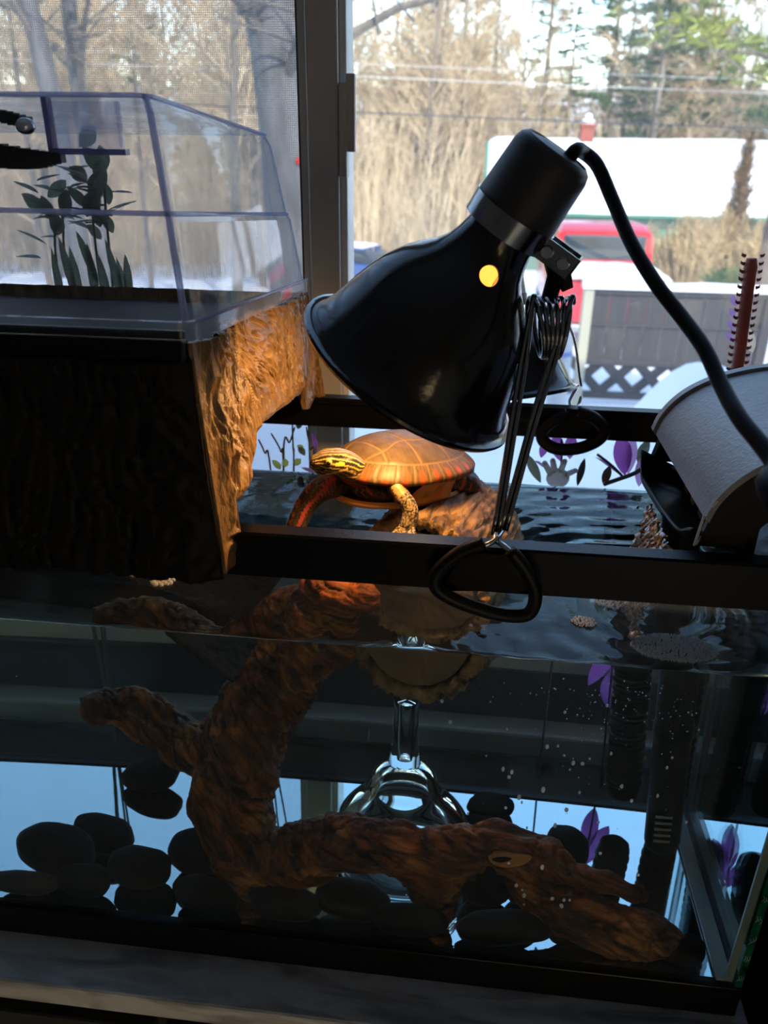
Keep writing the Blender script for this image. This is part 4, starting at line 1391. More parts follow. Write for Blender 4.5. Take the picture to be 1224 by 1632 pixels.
# ------------------------------------------------------------------ foam and air bubbles
M_bub = clear('foam_bubble', (.90, .90, .92), .16, .80, (.92, .91, .92), rough=.10)
def foam(cx, cy_, rx, ry, n_, r0, r1, label, seed):
    random.seed(seed)
    mb = MB()
    got = []
    tries = 0
    while len(got) < n_ and tries < 9000:
        tries += 1
        a, q = random.uniform(0, 2 * PI), math.sqrt(random.random())
        x, y = cx + rx * q * math.cos(a), cy_ + ry * q * math.sin(a)
        if y < .0065: continue
        r_ = random.uniform(r0, r1) * (1.05 - .4 * q)
        if all((x - u_) ** 2 + (y - v_) ** 2 > (.80 * (r_ + s_)) ** 2 for u_, v_, s_ in got):
            got.append((x, y, r_))
            mb.ball((x, y, -.0875 + .0005 * (1 - q)), r_, 10)
    o = mb.build('foam', M_bub, None, True)
    return tag(o, label, 'foam', kind='stuff')
foam(-.100, .031, .030, .017, 420, .0009, .0019, 'large oval patch of grey foam bubbles by the front glass at right', 1)
foam(-.160, .057, .0095, .007, 70, .0007, .0013, 'small oval patch of foam bubbles left of the large one', 2)
foam(-.128, .092, .022, .014, 170, .0008, .0016, 'loose foam bubbles on the water behind the front rim at right', 3)
foam(-.495, .075, .010, .009, 26, .0016, .0036, 'few large bubbles under the left basking box', 4)
random.seed(9)
mb = MB()
for i in range(170):
    x = random.gauss(-.135, .040)
    z = -.10 - abs(random.gauss(0, .055))
    if x > -.012 or x < -.5 or z < -.33: continue
    mb.ball((x, .0068 + random.random() * .002, z), random.uniform(.0003, .0007), 6)
for i in range(60):
    mb.ball((random.uniform(-.6, -.02), .0068, random.uniform(-.38, -.1)), random.uniform(.0003, .0006), 6)
tag(mb.build('air_bubbles', glass('air_bubble', 1 / 1.333), None, True), 'tiny air bubbles clinging inside the front glass', 'bubbles', kind='stuff')
# dried drips on the outside of the front glass
mb = MB()
for i in range(46):
    x, z = random.gauss(-.15, .045), random.uniform(-.33, -.12)
    if x > -.015: continue
    r_ = random.uniform(.0008, .0017)
    mb.ball((x, .0009, z), (r_, .0005, r_ * random.uniform(1.2, 2.2)), 8)
tag(mb.build('water_drops', M_bub, None, True), 'water drops drying on the outside of the front glass', 'drops', kind='stuff')

for o_ in (bpy.data.objects['wood'],):
    o_.cycles.is_caustics_receiver = True
# ------------------------------------------------------------------ plants on the window sill
def leaf_fn(base, tip, width, droop=.0, fold=.25, up=V((0, 0, 1)), pw=1.0):
    base, tip = V(base), V(tip)
    d = tip - base
    if abs(d.z) > .6 * d.length: up = V((0, 1, 0))
    s_ = d.cross(up)
    if s_.length < 1e-6: s_ = d.cross(V((0, 1, 0)))
    s_.normalize()
    nrm = s_.cross(d).normalized()
    def fn(u, v):
        t = v
        wdt = width * (math.sin(PI * min(1, t ** pw)) ** .8) * .5
        k = (u - .5) * 2
        return base + d * t + s_ * (k * wdt) + nrm * (abs(k) * wdt * fold - droop * d.length * t * t)
    return fn
def leaf(name, m, par, base, tip, width, **kw):
    me = MB().grid(leaf_fn(base, tip, width, **kw), 6, 10).mesh(name, root_loc(par))
    o = link(name, me, m, par, True)
    return o
M_purple = leafmat('purple_leaf', (.22, .06, .26))
M_purple2 = leafmat('mauve_leaf', (.34, .19, .39))
M_stemd = mat('dark_stem', (.05, .032, .025), .6)
M_green = leafmat('grey_green_leaf', (.10, .12, .085), .35)
M_yel = leafmat('yellow_green_leaf', (.34, .40, .10))
M_redstem = leafmat('red_stem', (.40, .13, .11), .25, .6)
M_clay = mat('terracotta', (.34, .15, .08), .8)
M_pot = mat('black_pot', (.016, .016, .018), .5)

def pot(par, x, y, z0, r, h, m):
    MB().lathe([(0, z0), (r * .78, z0), (r * .97, z0 + h * .86), (r * 1.07, z0 + h * .86), (r * 1.07, z0 + h), (r * .95, z0 + h), (r * .93, z0 + h * .9), (0, z0 + h * .9)], Matrix.Translation((x, y, 0)), 32).build('pot', m, par, True, 35)

SZ = -.47
def sill_plant(name, x, y, label, cat='plant', m=M_pot, r=.026, h=.055, group=None):
    return thing(name, (x, y, -.435), label, cat, group)
pb = thing('window_box', (-.36, .365, SZ), 'long low dark blue window box standing on the sill behind the aquarium', 'planter')
M_box = mat('dark_blue_planter', (.022, .032, .048), .5)
mb = MB()
for a, b in (((-.86, .338, SZ), (.046, .342, -.424)), ((-.86, .390, SZ), (.046, .394, -.424)), ((-.86, .342, SZ), (-.856, .390, -.424)), ((.042, .342, SZ), (.046, .390, -.424)), ((-.856, .342, SZ), (.042, .390, SZ + .004))):
    mb.box(a, b)
mb.build('trough', M_box, pb)
def soil_fn(u, v):
    x, y = -.856 + .898 * u, .342 + .048 * v
    return (x, y, -.432 + .003 * noise.noise((x * 60, y * 60, 0)))
tag(MB().grid(soil_fn, 160, 8).build('soil', mat('potting_soil', (.02, .014, .01), .9), pb, True), kind='stuff')
# purple wandering plant right of the clip
tp = sill_plant('purple_plant', -.080, .366, 'purple leaved trailing plant on the sill behind the right part of the aquarium')
MB().tube(catmull([(-.080, .366, -.434), (-.086, .368, -.25), (-.098, .37, -.118)], 6), .0013, 7).build('stem', M_stemd, tp, True)
MB().tube(catmull([V((-0.1017, 0.3700, -0.1057)), V((-0.0874, 0.3680, -0.0980)), V((-0.0708, 0.3660, -0.0887)), V((-0.0602, 0.3660, -0.0792))], 5), .0024, 7).build('stem', M_stemd, tp, True)
MB().tube(catmull([V((-0.0804, 0.3700, -0.0969)), V((-0.0956, 0.3710, -0.0833)), V((-0.1126, 0.3720, -0.0713))], 5), .0016, 7).build('stem', M_stemd, tp, True)
for b, t_, w_, mm in (((-0.0802, 0.3700, -0.0939), (-0.0918, 0.3660, -0.0434), .020, M_purple), ((-0.0766, 0.3720, -0.0930), (-0.0773, 0.3700, -0.0483), .014, M_purple2), ((-0.0879, 0.3700, -0.0921), (-0.1149, 0.3720, -0.0744), .010, M_purple), ((-0.0640, 0.3680, -0.1056), (-0.0641, 0.3640, -0.0641), .014, M_purple2), ((-0.1011, 0.3720, -0.1081), (-0.0979, 0.3700, -0.0830), .010, M_clay), ((-0.0685, 0.3720, -0.0791), (-0.0596, 0.3740, -0.0517), .012, M_green)):
    leaf('leaf', mm, tp, b, t_, w_)
for b, t_, w_ in (((-.084, .366, -.26), (-.062, .372, -.315), .022), ((-.084, .366, -.25), (-.108, .366, -.30), .018), ((-.086, .366, -.28), (-.080, .376, -.335), .020)):
    leaf('leaf', M_purple, tp, b, t_, w_)
# second purple plant with a pale finger-lobed leaf
tq = sill_plant('purple_plant', -.150, .370, 'purple leaved plant with a pale finger-lobed leaf behind the back rim clip')
MB().tube(catmull([(-.150, .37, -.434), (-.148, .371, -.22), (-.150, .372, -.09), V((-0.1528, 0.3720, -0.0559))], 6), .0012, 7).build('stem', M_stemd, tq, True)
for b, t_, w_, mm in (((-0.1696, 0.3760, -0.1109), (-0.1894, 0.3780, -0.0764), .011, M_green), ((-0.1659, 0.3740, -0.0930), (-0.1792, 0.3740, -0.0840), .012, M_purple2), ((-0.1509, 0.3760, -0.0832), (-0.1598, 0.3760, -0.0505), .015, M_purple), ((-0.1409, 0.3760, -0.0804), (-0.1417, 0.3760, -0.0495), .014, M_purple), ((-0.1294, 0.3740, -0.1114), (-0.1251, 0.3740, -0.0772), .008, M_stemd), ((-0.1724, 0.3770, -0.0810), (-0.1677, 0.3770, -0.0585), .010, M_purple)):
    leaf('leaf', mm, tq, b, t_, w_)
M_pale = leafmat('pale_succulent', (.55, .55, .55))
mb = MB()
mb.ball(V((-0.1528, 0.3660, -0.0995)), (.013, .005, .012), 14)
for q in ((872, 742, 868, 734), (884, 738, 882, 728), (897, 740, 902, 730), (908, 752, 918, 748)):
    pass
for a, b in ((V((-0.1608, 0.3660, -0.0955)), V((-0.1689, 0.3660, -0.0825))), (V((-0.1570, 0.3660, -0.0922)), V((-0.1604, 0.3660, -0.0790))), (V((-0.1509, 0.3660, -0.0919)), V((-0.1475, 0.3660, -0.0790))), (V((-0.1463, 0.3660, -0.0961)), V((-0.1348, 0.3660, -0.0895)))):
    mb.tube([a, a.lerp(b, .5), b], [.0036, .0034, .003], 8); mb.ball(b, .003, 8)
mb.build('lobed_leaf', M_pale, tq, True)
# twiggy seedlings behind the turtle's head
tz = sill_plant('twiggy_plant', -.472, .376, 'thin twiggy plant with small green leaves behind the turtle head')
random.seed(3)
for base, mid, top in (((-0.4810, 0.3760, -0.1184), (-0.4870, 0.3760, -0.0920), (-0.4935, 0.3760, -0.0754)), ((-0.4663, 0.3780, -0.1152), (-0.4682, 0.3780, -0.0902), (-0.4789, 0.3780, -0.0678)), ((-0.4657, 0.3780, -0.1018), (-0.4573, 0.3780, -0.0781), (-0.4507, 0.3780, -0.0587)), ((-0.4535, 0.3740, -0.1160), (-0.4530, 0.3740, -0.0840), (-0.4526, 0.3740, -0.0545)), ((-0.4311, 0.3740, -0.1115), (-0.4332, 0.3740, -0.0829), (-0.4368, 0.3740, -0.0567))):
    bb_ = V(base)
    mb = MB().tube(catmull([bb_.lerp(V((-.472, .376, -.42)), .98), bb_, V(mid), V(top)], 6), [.0011] * 12 + [.0010] * 6 + [.0007], 6)
    mb.build('stem', M_stemd, tz, True)
for px_ in ((-0.4458, 0.3720, -0.0594), (-0.4363, 0.3720, -0.0544), (-0.4560, 0.3760, -0.0568), (-0.4445, 0.3720, -0.0836), (-0.4385, 0.3700, -0.0901), (-0.4715, 0.3700, -0.1067), (-0.4661, 0.3660, -0.1072), (-0.4618, 0.3700, -0.1062), (-0.4507, 0.3700, -0.1032)):
    p_ = V(px_)
    leaf('leaf', random.choice((M_green, M_yel, M_yel)), tz, p_, p_ + V((random.uniform(-.012, .012), random.uniform(-.004, .004), random.uniform(.002, .012))), .008)
leaf('leaf', M_purple2, tz, (-0.4434, 0.3700, -0.1051), (-0.4222, 0.3660, -0.1116), .010)
leaf('leaf', M_purple, tz, (-0.4249, 0.3720, -0.0840), (-0.4298, 0.3740, -0.0638), .006)
# stone grey leaf lump on the sill
mb = MB().ball(V((-0.4469, 0.3850, -0.1169)), (.022, .012, .010), 18)
# leafy plant seen through the clear lid
tl_ = sill_plant('leafy_plant', -.660, .372, 'dark leafy plant on the sill seen through the clear lid of the basking box', r=.04, h=.09)
for hx_, hz in ((-.640, .205), (-.655, .19), (-.690, .165), (-.700, .16)):
    MB().tube(catmull([(-.66, .372, -.434), (-.66 + (hx_ + .66) * .5, .372, -.1), (hx_, .37, hz - .07), (hx_ + .004, .37, hz)], 6), .0013, 7).build('stem', M_green, tl_, True)
random.seed(21)
for k in range(64):
    cx_, cz_ = random.choice(((-.643, .185), (-.648, .200), (-.638, .170), (-.690, .172), (-.700, .162), (-.645, .158)))
    b = V((cx_ + random.gauss(0, .008), .366 + random.gauss(0, .008), cz_ + random.gauss(0, .014)))
    a = random.uniform(-.5, PI + .5)
    ln_ = random.uniform(.018, .032)
    leaf('leaf', M_green, tl_, b, b + V((math.cos(a) * ln_, random.uniform(-.01, .01), math.sin(a) * ln_ * .9 + .004)), random.uniform(.011, .017))
for k in range(9):
    x = -.70 + .010 * k
    b = V((x, .362, .150 - random.random() * .03))
    leaf('leaf', M_green, tl_, b, b + V((random.uniform(-.01, .02), -.004, -random.uniform(.05, .085))), .010)
# toothed red stem at the right
ts = sill_plant('toothed_succulent', .022, .380, 'tall reddish toothed succulent stem standing on the sill at right', r=.03, h=.08)
pts = catmull([(.020, .38, -.434), (.019, .38, -.15), V((0.0179, 0.3800, 0.0194)), V((0.0151, 0.3800, 0.0713)), V((0.0103, 0.3800, 0.1370))], 8)
MB().tube(pts, [.0078] * (len(pts) - 2) + [.0085, .0060], 8, flat=.8).build('stem', M_redstem, ts, True)
mb = MB()
for i in range(17):
    t_ = i / 16
    c_ = V((0.0179, 0.3800, 0.0194)).lerp(V((0.0104, 0.3800, 0.1394)), t_)
    for s in (-1, 1):
        b = c_ + V((s * .0070, -.001, 0))
        mb.tube([b, b + V((s * .0030, -.001, .0010)), b + V((s * .0036, -.001, .0030))], [.0020, .0013, .0004], 6)
mb.build('teeth', M_redstem, ts, True)
for i in range(4):
    b = V((0.0097, 0.3820, 0.0706)) + V((-.004 + .001 * i, 0, -.012 * i + .02))
    leaf('leaf', M_purple2, ts, b, b + V((-.007, 0, .010)), .006)
leaf('leaf', leafmat('tan_leaf', (.60, .46, .34)), ts, (0.0337, 0.3900, 0.0426), (0.0208, 0.3900, 0.0693), .013)
# small striped flag lying among the pots, its red edge above the filter
M_flag = bpy.data.materials.new('striped_cloth'); M_flag.use_nodes = True
t = M_flag.node_tree; p = t.nodes['Principled BSDF']; p.inputs['Roughness'].default_value = .9
tc = t.nodes.new('ShaderNodeTexCoord'); sp_ = t.nodes.new('ShaderNodeSeparateXYZ'); mu = t.nodes.new('ShaderNodeMath'); mu.operation = 'MULTIPLY'; mu.inputs[1].default_value = 1 / .05
fr = t.nodes.new('ShaderNodeMath'); fr.operation = 'FRACT'; gt = t.nodes.new('ShaderNodeMath'); gt.operation = 'GREATER_THAN'; gt.inputs[1].default_value = .5
mx = t.nodes.new('ShaderNodeMix'); mx.data_type = 'RGBA'
mx.inputs[6].default_value = (.80, .76, .64, 1); mx.inputs[7].default_value = (.42, .04, .06, 1)
t.links.new(tc.outputs['UV'], sp_.inputs[0]); t.links.new(sp_.outputs['Y'], mu.inputs[0]); t.links.new(mu.outputs[0], fr.inputs[0]); t.links.new(fr.outputs[0], gt.inputs[0]); t.links.new(gt.outputs[0], mx.inputs[0]); t.links.new(mx.outputs[2], p.inputs['Base Color'])
fl = thing('striped_flag', (.07, .40, SZ), 'small red and white striped cloth flag on a stick at the right of the sill', 'flag')
def flag_fn(u, v):
    return V((.075 - .075 * u + .004 * math.sin(v * 7), .398 + .004 * math.sin(u * 9 + v * 4), -.27 + .090 * v + .035 * u))
mb = MB().grid(flag_fn, 20, 14)
me = mb.mesh('cloth', root_loc(fl))
uvl = me.uv_layers.new(name='uv')
for lp in me.loops:
    vi = lp.vertex_index
    uvl.data[lp.index].uv = ((vi % 21) / 20 * .075, (vi // 21) / 14 * .10)
link('cloth', me, M_flag, fl, True)
MB().tube([(.078, .40, SZ), (.076, .40, -.15)], .0018, 8).build('stick', M_stemd, fl, True)
M_red = mat('red_plastic', (.45, .02, .03), .4)
rp_ = thing('red_pot', (.095, .375, SZ), 'red rounded pot on the sill showing just above the filter lid', 'pot')
MB().lathe([(0, SZ), (.034, SZ), (.040, SZ + .25), (.044, SZ + .44), (.040, SZ + .49), (.025, SZ + .515), (0, SZ + .522)], Matrix.Translation((.088, .375, 0)), 40).build('body', M_red, rp_, True, 40)

# ------------------------------------------------------------------ outdoors
def gz(x, y):
    z = -1.45 - .098 * min(y, 34)
    if y > 34: z += .0
    if y > 44: z += .16 * (y - 44)
    z += .25 * noise.noise((x * .16, y * .16, 0)) + .06 * noise.noise((x * .8, y * .8, 2)) if y > 4 else 0
    return z
def ground_fn(u, v):
    y = .62 + 110 * v ** 2.2
    x = (u - .5) * 2 * (14 + y * 1.0)
    return (x, y, gz(x, y))
M_ground = bpy.data.materials.new('snow_ground'); M_ground.use_nodes = True
t = M_ground.node_tree; p = t.nodes['Principled BSDF']; p.inputs['Roughness'].default_value = .75
tc = t.nodes.new('ShaderNodeTexCoord'); nz = t.nodes.new('ShaderNodeTexNoise'); nz.inputs['Scale'].default_value = .35; nz.inputs['Detail'].default_value = 8
rp = t.nodes.new('ShaderNodeValToRGB'); rp.color_ramp.elements[0].position = .60; rp.color_ramp.elements[0].color = (.84, .86, .90, 1); rp.color_ramp.elements[1].position = .70; rp.color_ramp.elements[1].color = (.36, .30, .22, 1)
sx = t.nodes.new('ShaderNodeSeparateXYZ'); mr = t.nodes.new('ShaderNodeMapRange')
mr.inputs['From Min'].default_value = 33; mr.inputs['From Max'].default_value = 42; mr.inputs['To Min'].default_value = 0; mr.inputs['To Max'].default_value = .22
ad = t.nodes.new('ShaderNodeMath'); ad.operation = 'ADD'
t.links.new(tc.outputs['Object'], nz.inputs['Vector']); t.links.new(tc.outputs['Object'], sx.inputs[0]); t.links.new(sx.outputs['Y'], mr.inputs['Value'])
t.links.new(nz.outputs['Fac'], ad.inputs[0]); t.links.new(mr.outputs[0], ad.inputs[1]); t.links.new(ad.outputs[0], rp.inputs[0]); t.links.new(rp.outputs[0], p.inputs['Base Color'])
g_ = MB().grid(ground_fn, 120, 120).build('ground', M_ground, None, True)
tag(g_, kind='structure')
# drift of snow close to the window
def drift(u, v):
    x, y = -1.2 + 3.6 * u, 1.9 + 2.2 * v
    h = 1.02 * math.exp(-((x - .72) / .42) ** 2) + .80 * math.exp(-((x - 1.45) / .55) ** 2) + .25 * math.exp(-((x + .3) / .6) ** 2)
    h *= math.sin(PI * min(1, max(0, v))) ** .6
    return (x, y, -1.82 + h + .02 * noise.noise((x * 4, y * 4, 0)))
tag(MB().grid(drift, 80, 40).build('snow_drift', M_snow, None, True), 'smooth bluish heap of snow below the window in front of the fence', 'snow', kind='stuff')

# fence with lattice foot
M_fence = mat('weathered_fence', (.055, .050, .048), .8, c2=(.038, .035, .034), sc=6, stretch=(6, 6, .6))
M_post = mat('pale_post', (.42, .40, .30), .8)
fe = thing('lattice_fence', (1.4, 7, -2.1), 'dark board fence with a lattice foot and snow along its top', 'fence')
z0, zm, zt_ = -1.92, -1.62, -.965
for i in range(9):
    x = .80 + .165 * i
    MB().box((x, 6.985, zm), (x + .160, 7.01, zt_ - .02), bev=.004).build('board', M_fence, fe)
MB().box((.76, 6.96, zt_ - .05), (2.32, 7.04, zt_), bev=.005).build('rail', M_fence, fe)
MB().box((.76, 6.96, zm - .04), (2.32, 6.984, zm + .02), bev=.004).build('rail', M_fence, fe)
MB().box((.76, 6.965, -1.30), (2.32, 6.984, -1.275), bev=.004).build('rail', M_fence, fe)
MB().box((.76, 6.96, z0 - .06), (2.32, 7.03, z0), bev=.004).build('rail', M_fence, fe)
for x in (.72, 2.30):
    MB().box((x, 6.95, -2.25), (x + .09, 7.05, zt_ + .02), bev=.006).build('post', M_post if x < 1 else M_fence, fe)
for i in range(6):
    for s in (1, -1):
        x = .82 + .30 * i
        mb = MB()
        F = Matrix.Translation((x, 6.995 + .008 * s, (z0 + zm) / 2)) @ Matrix.Rotation(s * PI / 4, 4, 'Y')
        mb.box((-.045, -.006, -.26), (.045, .006, .26), F)
        mb.build('slat', M_fence, fe)
def capsn(u, v):
    x = .70 + 1.68 * u
    a = PI * v
    return (x, 7.0 - .075 * math.cos(a), zt_ + .002 + (.065 + .02 * noise.noise((x * 3, 0, 0))) * math.sin(a))
MB().grid(capsn, 40, 8).build('snow_cap', M_snow, fe, True)
gp = thing('rounded_post', (.53, 6.0, -2.05), 'pale grey rounded bollard left of the dark fence', 'bollard')
MB().lathe([(0, -2.05), (.085, -2.05), (.085, -1.30), (.078, -1.18), (.055, -1.09), (.02, -1.05), (0, -1.045)], Matrix.Translation((.47, 6.0, 0)), 32).build('shaft', mat('grey_paint', (.40, .42, .43), .6), gp, True, 40)
MB().lathe([(.088, -1.34), (.088, -1.30), (.0855, -1.30), (.0855, -1.34)], Matrix.Translation((.47, 6.0, 0)), 32, close=True).build('band', mat('blue_band', (.10, .16, .40), .5), gp, True, 40)

# vehicles
M_redcar = mat('red_paint', (.50, .012, .02), .25, coat=.6)
M_bluecar = mat('blue_paint', (.03, .07, .22), .25, coat=.6)
M_cargl = mat('car_glass', (.02, .03, .035), .05, spec=.8)
M_tail = mat('tail_lamp', (.55, .01, .01), .2)
M_tyre = mat('tyre', (.012, .012, .012), .8)
M_steel = mat('bumper', (.35, .35, .36), .35, metal=.6)
def shell(sections, name, m, par, sharp=30):
    """loft of rounded rectangles: (y, half width, z bottom, z top)"""
    mb = MB()
    rows = []
    for (y, hw, zb_, ztp, rr_) in sections:
        row = []
        for cxs, czs, a0 in ((1, 1, 0), (-1, 1, PI / 2), (-1, -1, PI), (1, -1, 1.5 * PI)):
            for k in range(5):
                a = a0 + k * PI / 8
                row.append((cxs * (hw - rr_) + rr_ * math.cos(a), y, (ztp - rr_ if czs > 0 else zb_ + rr_) + rr_ * math.sin(a)))
        rows.append(row)
    n = len(rows[0])
    vs = [p_ for r_ in rows for p_ in r_]
    fs = [(j * n + i, j * n + (i + 1) % n, (j + 1) * n + (i + 1) % n, (j + 1) * n + i) for j in range(len(rows) - 1) for i in range(n)]
    fs += [tuple(range(n))[::-1], tuple((len(rows) - 1) * n + i for i in range(n))]
    mb.add(vs, fs)
    return mb.build(name, m, par, True, sharp, local=True)
def vehicle(name, loc, rz, label, cat, paint, truck):
    t = thing(name, loc, label, cat)
    t.rotation_euler = (0, 0, rz)
    t.scale = (.9, .9, .9)
    # y runs from the tail (0) to the nose; local coordinates
    if truck:
        shell([(0, .92, .55, 1.12, .08), (.06, .95, .50, 1.15, .08), (1.9, .96, .45, 1.16, .08), (3.4, .96, .42, 1.15, .08), (4.7, .93, .45, 1.05, .1), (4.95, .86, .5, .95, .1)], 'body', paint, t)
        shell([(1.75, .84, 1.1, 1.16, .02), (1.85, .82, 1.12, 1.74, .12), (2.1, .80, 1.12, 1.84, .14), (3.0, .78, 1.12, 1.82, .14), (3.65, .82, 1.1, 1.2, .04)], 'cab', paint, t)
        mb = MB(); mb.box((-.70, 1.77, 1.12), (.70, 1.83, 1.68), bev=.03); mb.build('rear_window', M_cargl, t, local=True)
        wy = (1.0, 4.0)
        MB().grid(lambda u, v: (-.86 + 1.72 * u, .1 + 1.6 * v, 1.20 + .12 * math.sin(PI * u) ** .5 * math.sin(PI * v) ** .5 + .02 * noise.noise((u * 5, v * 5, 1))), 24, 16).build('snow_load', M_snow, t, True, local=True)
        MB().box((-.80, -.012, .62), (.80, .0, 1.08), bev=.005).build('tailgate', paint, t, local=True)
    else:
        shell([(0, .80, .45, .85, .1), (.15, .86, .35, .95, .1), (1.2, .88, .28, .98, .1), (3.2, .88, .28, .95, .1), (4.1, .84, .3, .82, .12), (4.3, .76, .4, .7, .1)], 'body', paint, t)
        shell([(.45, .74, .9, .96, .02), (1.0, .70, .92, 1.36, .12), (2.0, .68, .92, 1.42, .14), (2.6, .70, .92, 1.30, .12), (3.1, .74, .9, .96, .02)], 'cabin', M_cargl, t)
        shell([(.95, .66, 1.34, 1.42, .03), (1.6, .66, 1.36, 1.48, .04), (2.4, .64, 1.34, 1.42, .03)], 'roof', paint, t)
        wy = (.8, 3.4)
        MB().grid(lambda u, v: (-.62 + 1.24 * u, 1.0 + 1.4 * v, 1.44 + .10 * math.sin(PI * u) ** .5 * math.sin(PI * v) ** .5), 16, 16).build('snow_load', M_snow, t, True, local=True)
    for y in wy:
        for s in (1, -1):
            F = Matrix.Translation((s * .80, y, .36)) @ Matrix.Rotation(PI / 2, 4, 'Y')
            wh = MB().lathe([(0, -.12), (.30, -.12), (.36, -.08), (.36, .08), (.30, .12), (0, .12)], F, 28).build('wheel', M_tyre, t, True, 35, local=True)
    for s in (1, -1):
        MB().box((s * .84 - .09, -.03, .72), (s * .84 + .09, .02, 1.06), bev=.01).build('tail_light', M_tail, t, local=True)
    MB().box((-.85, -.10, .40), (.85, .02, .52), bev=.02).build('bumper', M_steel, t, local=True)
    return t
vehicle('pickup_truck', (1.72, 11.2, -2.62), .0, 'red pickup truck with a snowy bed parked beyond the fence', 'pickup truck', M_redcar, True)
vehicle('parked_car', (-2.6, 24.0, -4.05), 1.2, 'blue car with snow on its roof parked at the wood edge', 'car', M_bluecar, False)

# neighbouring house
M_siding = mat('green_siding', (.10, .17, .13), .7)
M_green_trim = mat('green_trim', (.05, .20, .13), .6)
M_brick = mat('red_brick', (.24, .07, .05), .85, c2=(.18, .05, .04), sc=8)
hs = thing('neighbour_house', (6.0, 35, -4.7), 'low green house with a thick snow covered roof behind the pickup truck', 'house')
HX0, HX1 = -.1, 15.0
MB().box((HX0 + .35, 33.0, -5.0), (HX1 - .3, 38.4, -2.1)).build('wall', M_siding, hs)
MB().add([(HX0 + .35, 32.9, -2.2), (HX0 + .35, 38.5, -2.2), (HX0 + .35, 35.7, -.22), (HX0 + .6, 32.9, -2.2), (HX0 + .6, 38.5, -2.2), (HX0 + .6, 35.7, -.22)], [(0, 1, 2), (3, 5, 4), (0, 3, 4, 1), (1, 4, 5, 2), (2, 5, 3, 0)]).build('gable', M_siding, hs)
mb = MB()
for ys in ((32.3, 35.7), (39.1, 35.7)):
    mb.add([(HX0, ys[0], -2.42), (HX1, ys[0], -2.42), (HX1, ys[1], -.05), (HX0, ys[1], -.05), (HX0, ys[0], -2.30), (HX1, ys[0], -2.30), (HX1, ys[1], .07), (HX0, ys[1], .07)], [(0, 1, 2, 3), (4, 7, 6, 5), (0, 4, 5, 1), (1, 5, 6, 2), (2, 6, 7, 3), (3, 7, 4, 0)])
mb.build('roof', M_green_trim, hs)
def roofsnow(u, v):
    x = HX0 + .05 + (HX1 - HX0 - .1) * u
    y = 32.25 + 3.5 * v
    k = min(1, 8 * v, 8 * (1 - v) + .3) ** .5 * min(1, 40 * u, 40 * (1 - u)) ** .5
    return (x, y, -2.30 + (y - 32.3) * .697 + .02 + .30 * k + .05 * noise.noise((x * .7, y * .9, 0)))
MB().grid(roofsnow, 90, 24).build('roof_snow', M_snow, hs, True)
def roofsnow2(u, v):
    p_ = roofsnow(u, v)
    return (p_[0], 71.4 - p_[1], p_[2])
MB().grid(roofsnow2, 40, 10).build('roof_snow', M_snow, hs, True)
MB().box((HX0 - .05, 32.2, -2.55), (HX0 + .06, 32.4, -2.25)).build('fascia', M_green_trim, hs)
mb = MB().add([(HX0 - .04, 32.3, -2.50), (HX0 - .04, 35.7, -.13), (HX0 - .04, 35.7, .10), (HX0 - .04, 32.3, -2.26), (HX0 + .06, 32.3, -2.50), (HX0 + .06, 35.7, -.13), (HX0 + .06, 35.7, .10), (HX0 + .06, 32.3, -2.26)], [(0, 1, 2, 3), (4, 7, 6, 5), (0, 3, 7, 4), (1, 5, 6, 2), (0, 4, 5, 1), (3, 2, 6, 7)])
mb.build('bargeboard', M_green_trim, hs)
M_pale_paint = mat('cream_paint', (.55, .50, .38), .6)
for x in (2.2, 4.6, 9.0):
    f_ = MB().box((x - .06, 32.94, -4.16), (x + 1.16, 33.0, -2.84)).build('window_frame', M_pale_paint, hs)
    for q in (0, 1):
        MB().box((x + .03 + .53 * q, 32.92, -4.08), (x + .52 + .53 * q, 32.945, -2.92)).build('pane', M_cargl, f_)
MB().box((6.6, 32.93, -4.9), (7.5, 33.0, -2.9), bev=.02).build('door', M_green_trim, hs)
ch = MB().box((3.60, 35.3, -.6), (4.12, 35.9, .78)).build('chimney', M_brick, hs)
MB().box((3.54, 35.24, .70), (4.18, 35.96, .80)).build('chimney_crown', M_brick, ch)
MB().ball((3.86, 35.6, .86), (.30, .32, .14), 16).build('chimney_snow', M_snow, ch, True)
MB().box((3.76, 35.5, .90), (3.96, 35.7, 1.05)).ball((3.86, 35.6, 1.09), (.15, .15, .08), 12).build('flue', M_snow, ch, True)

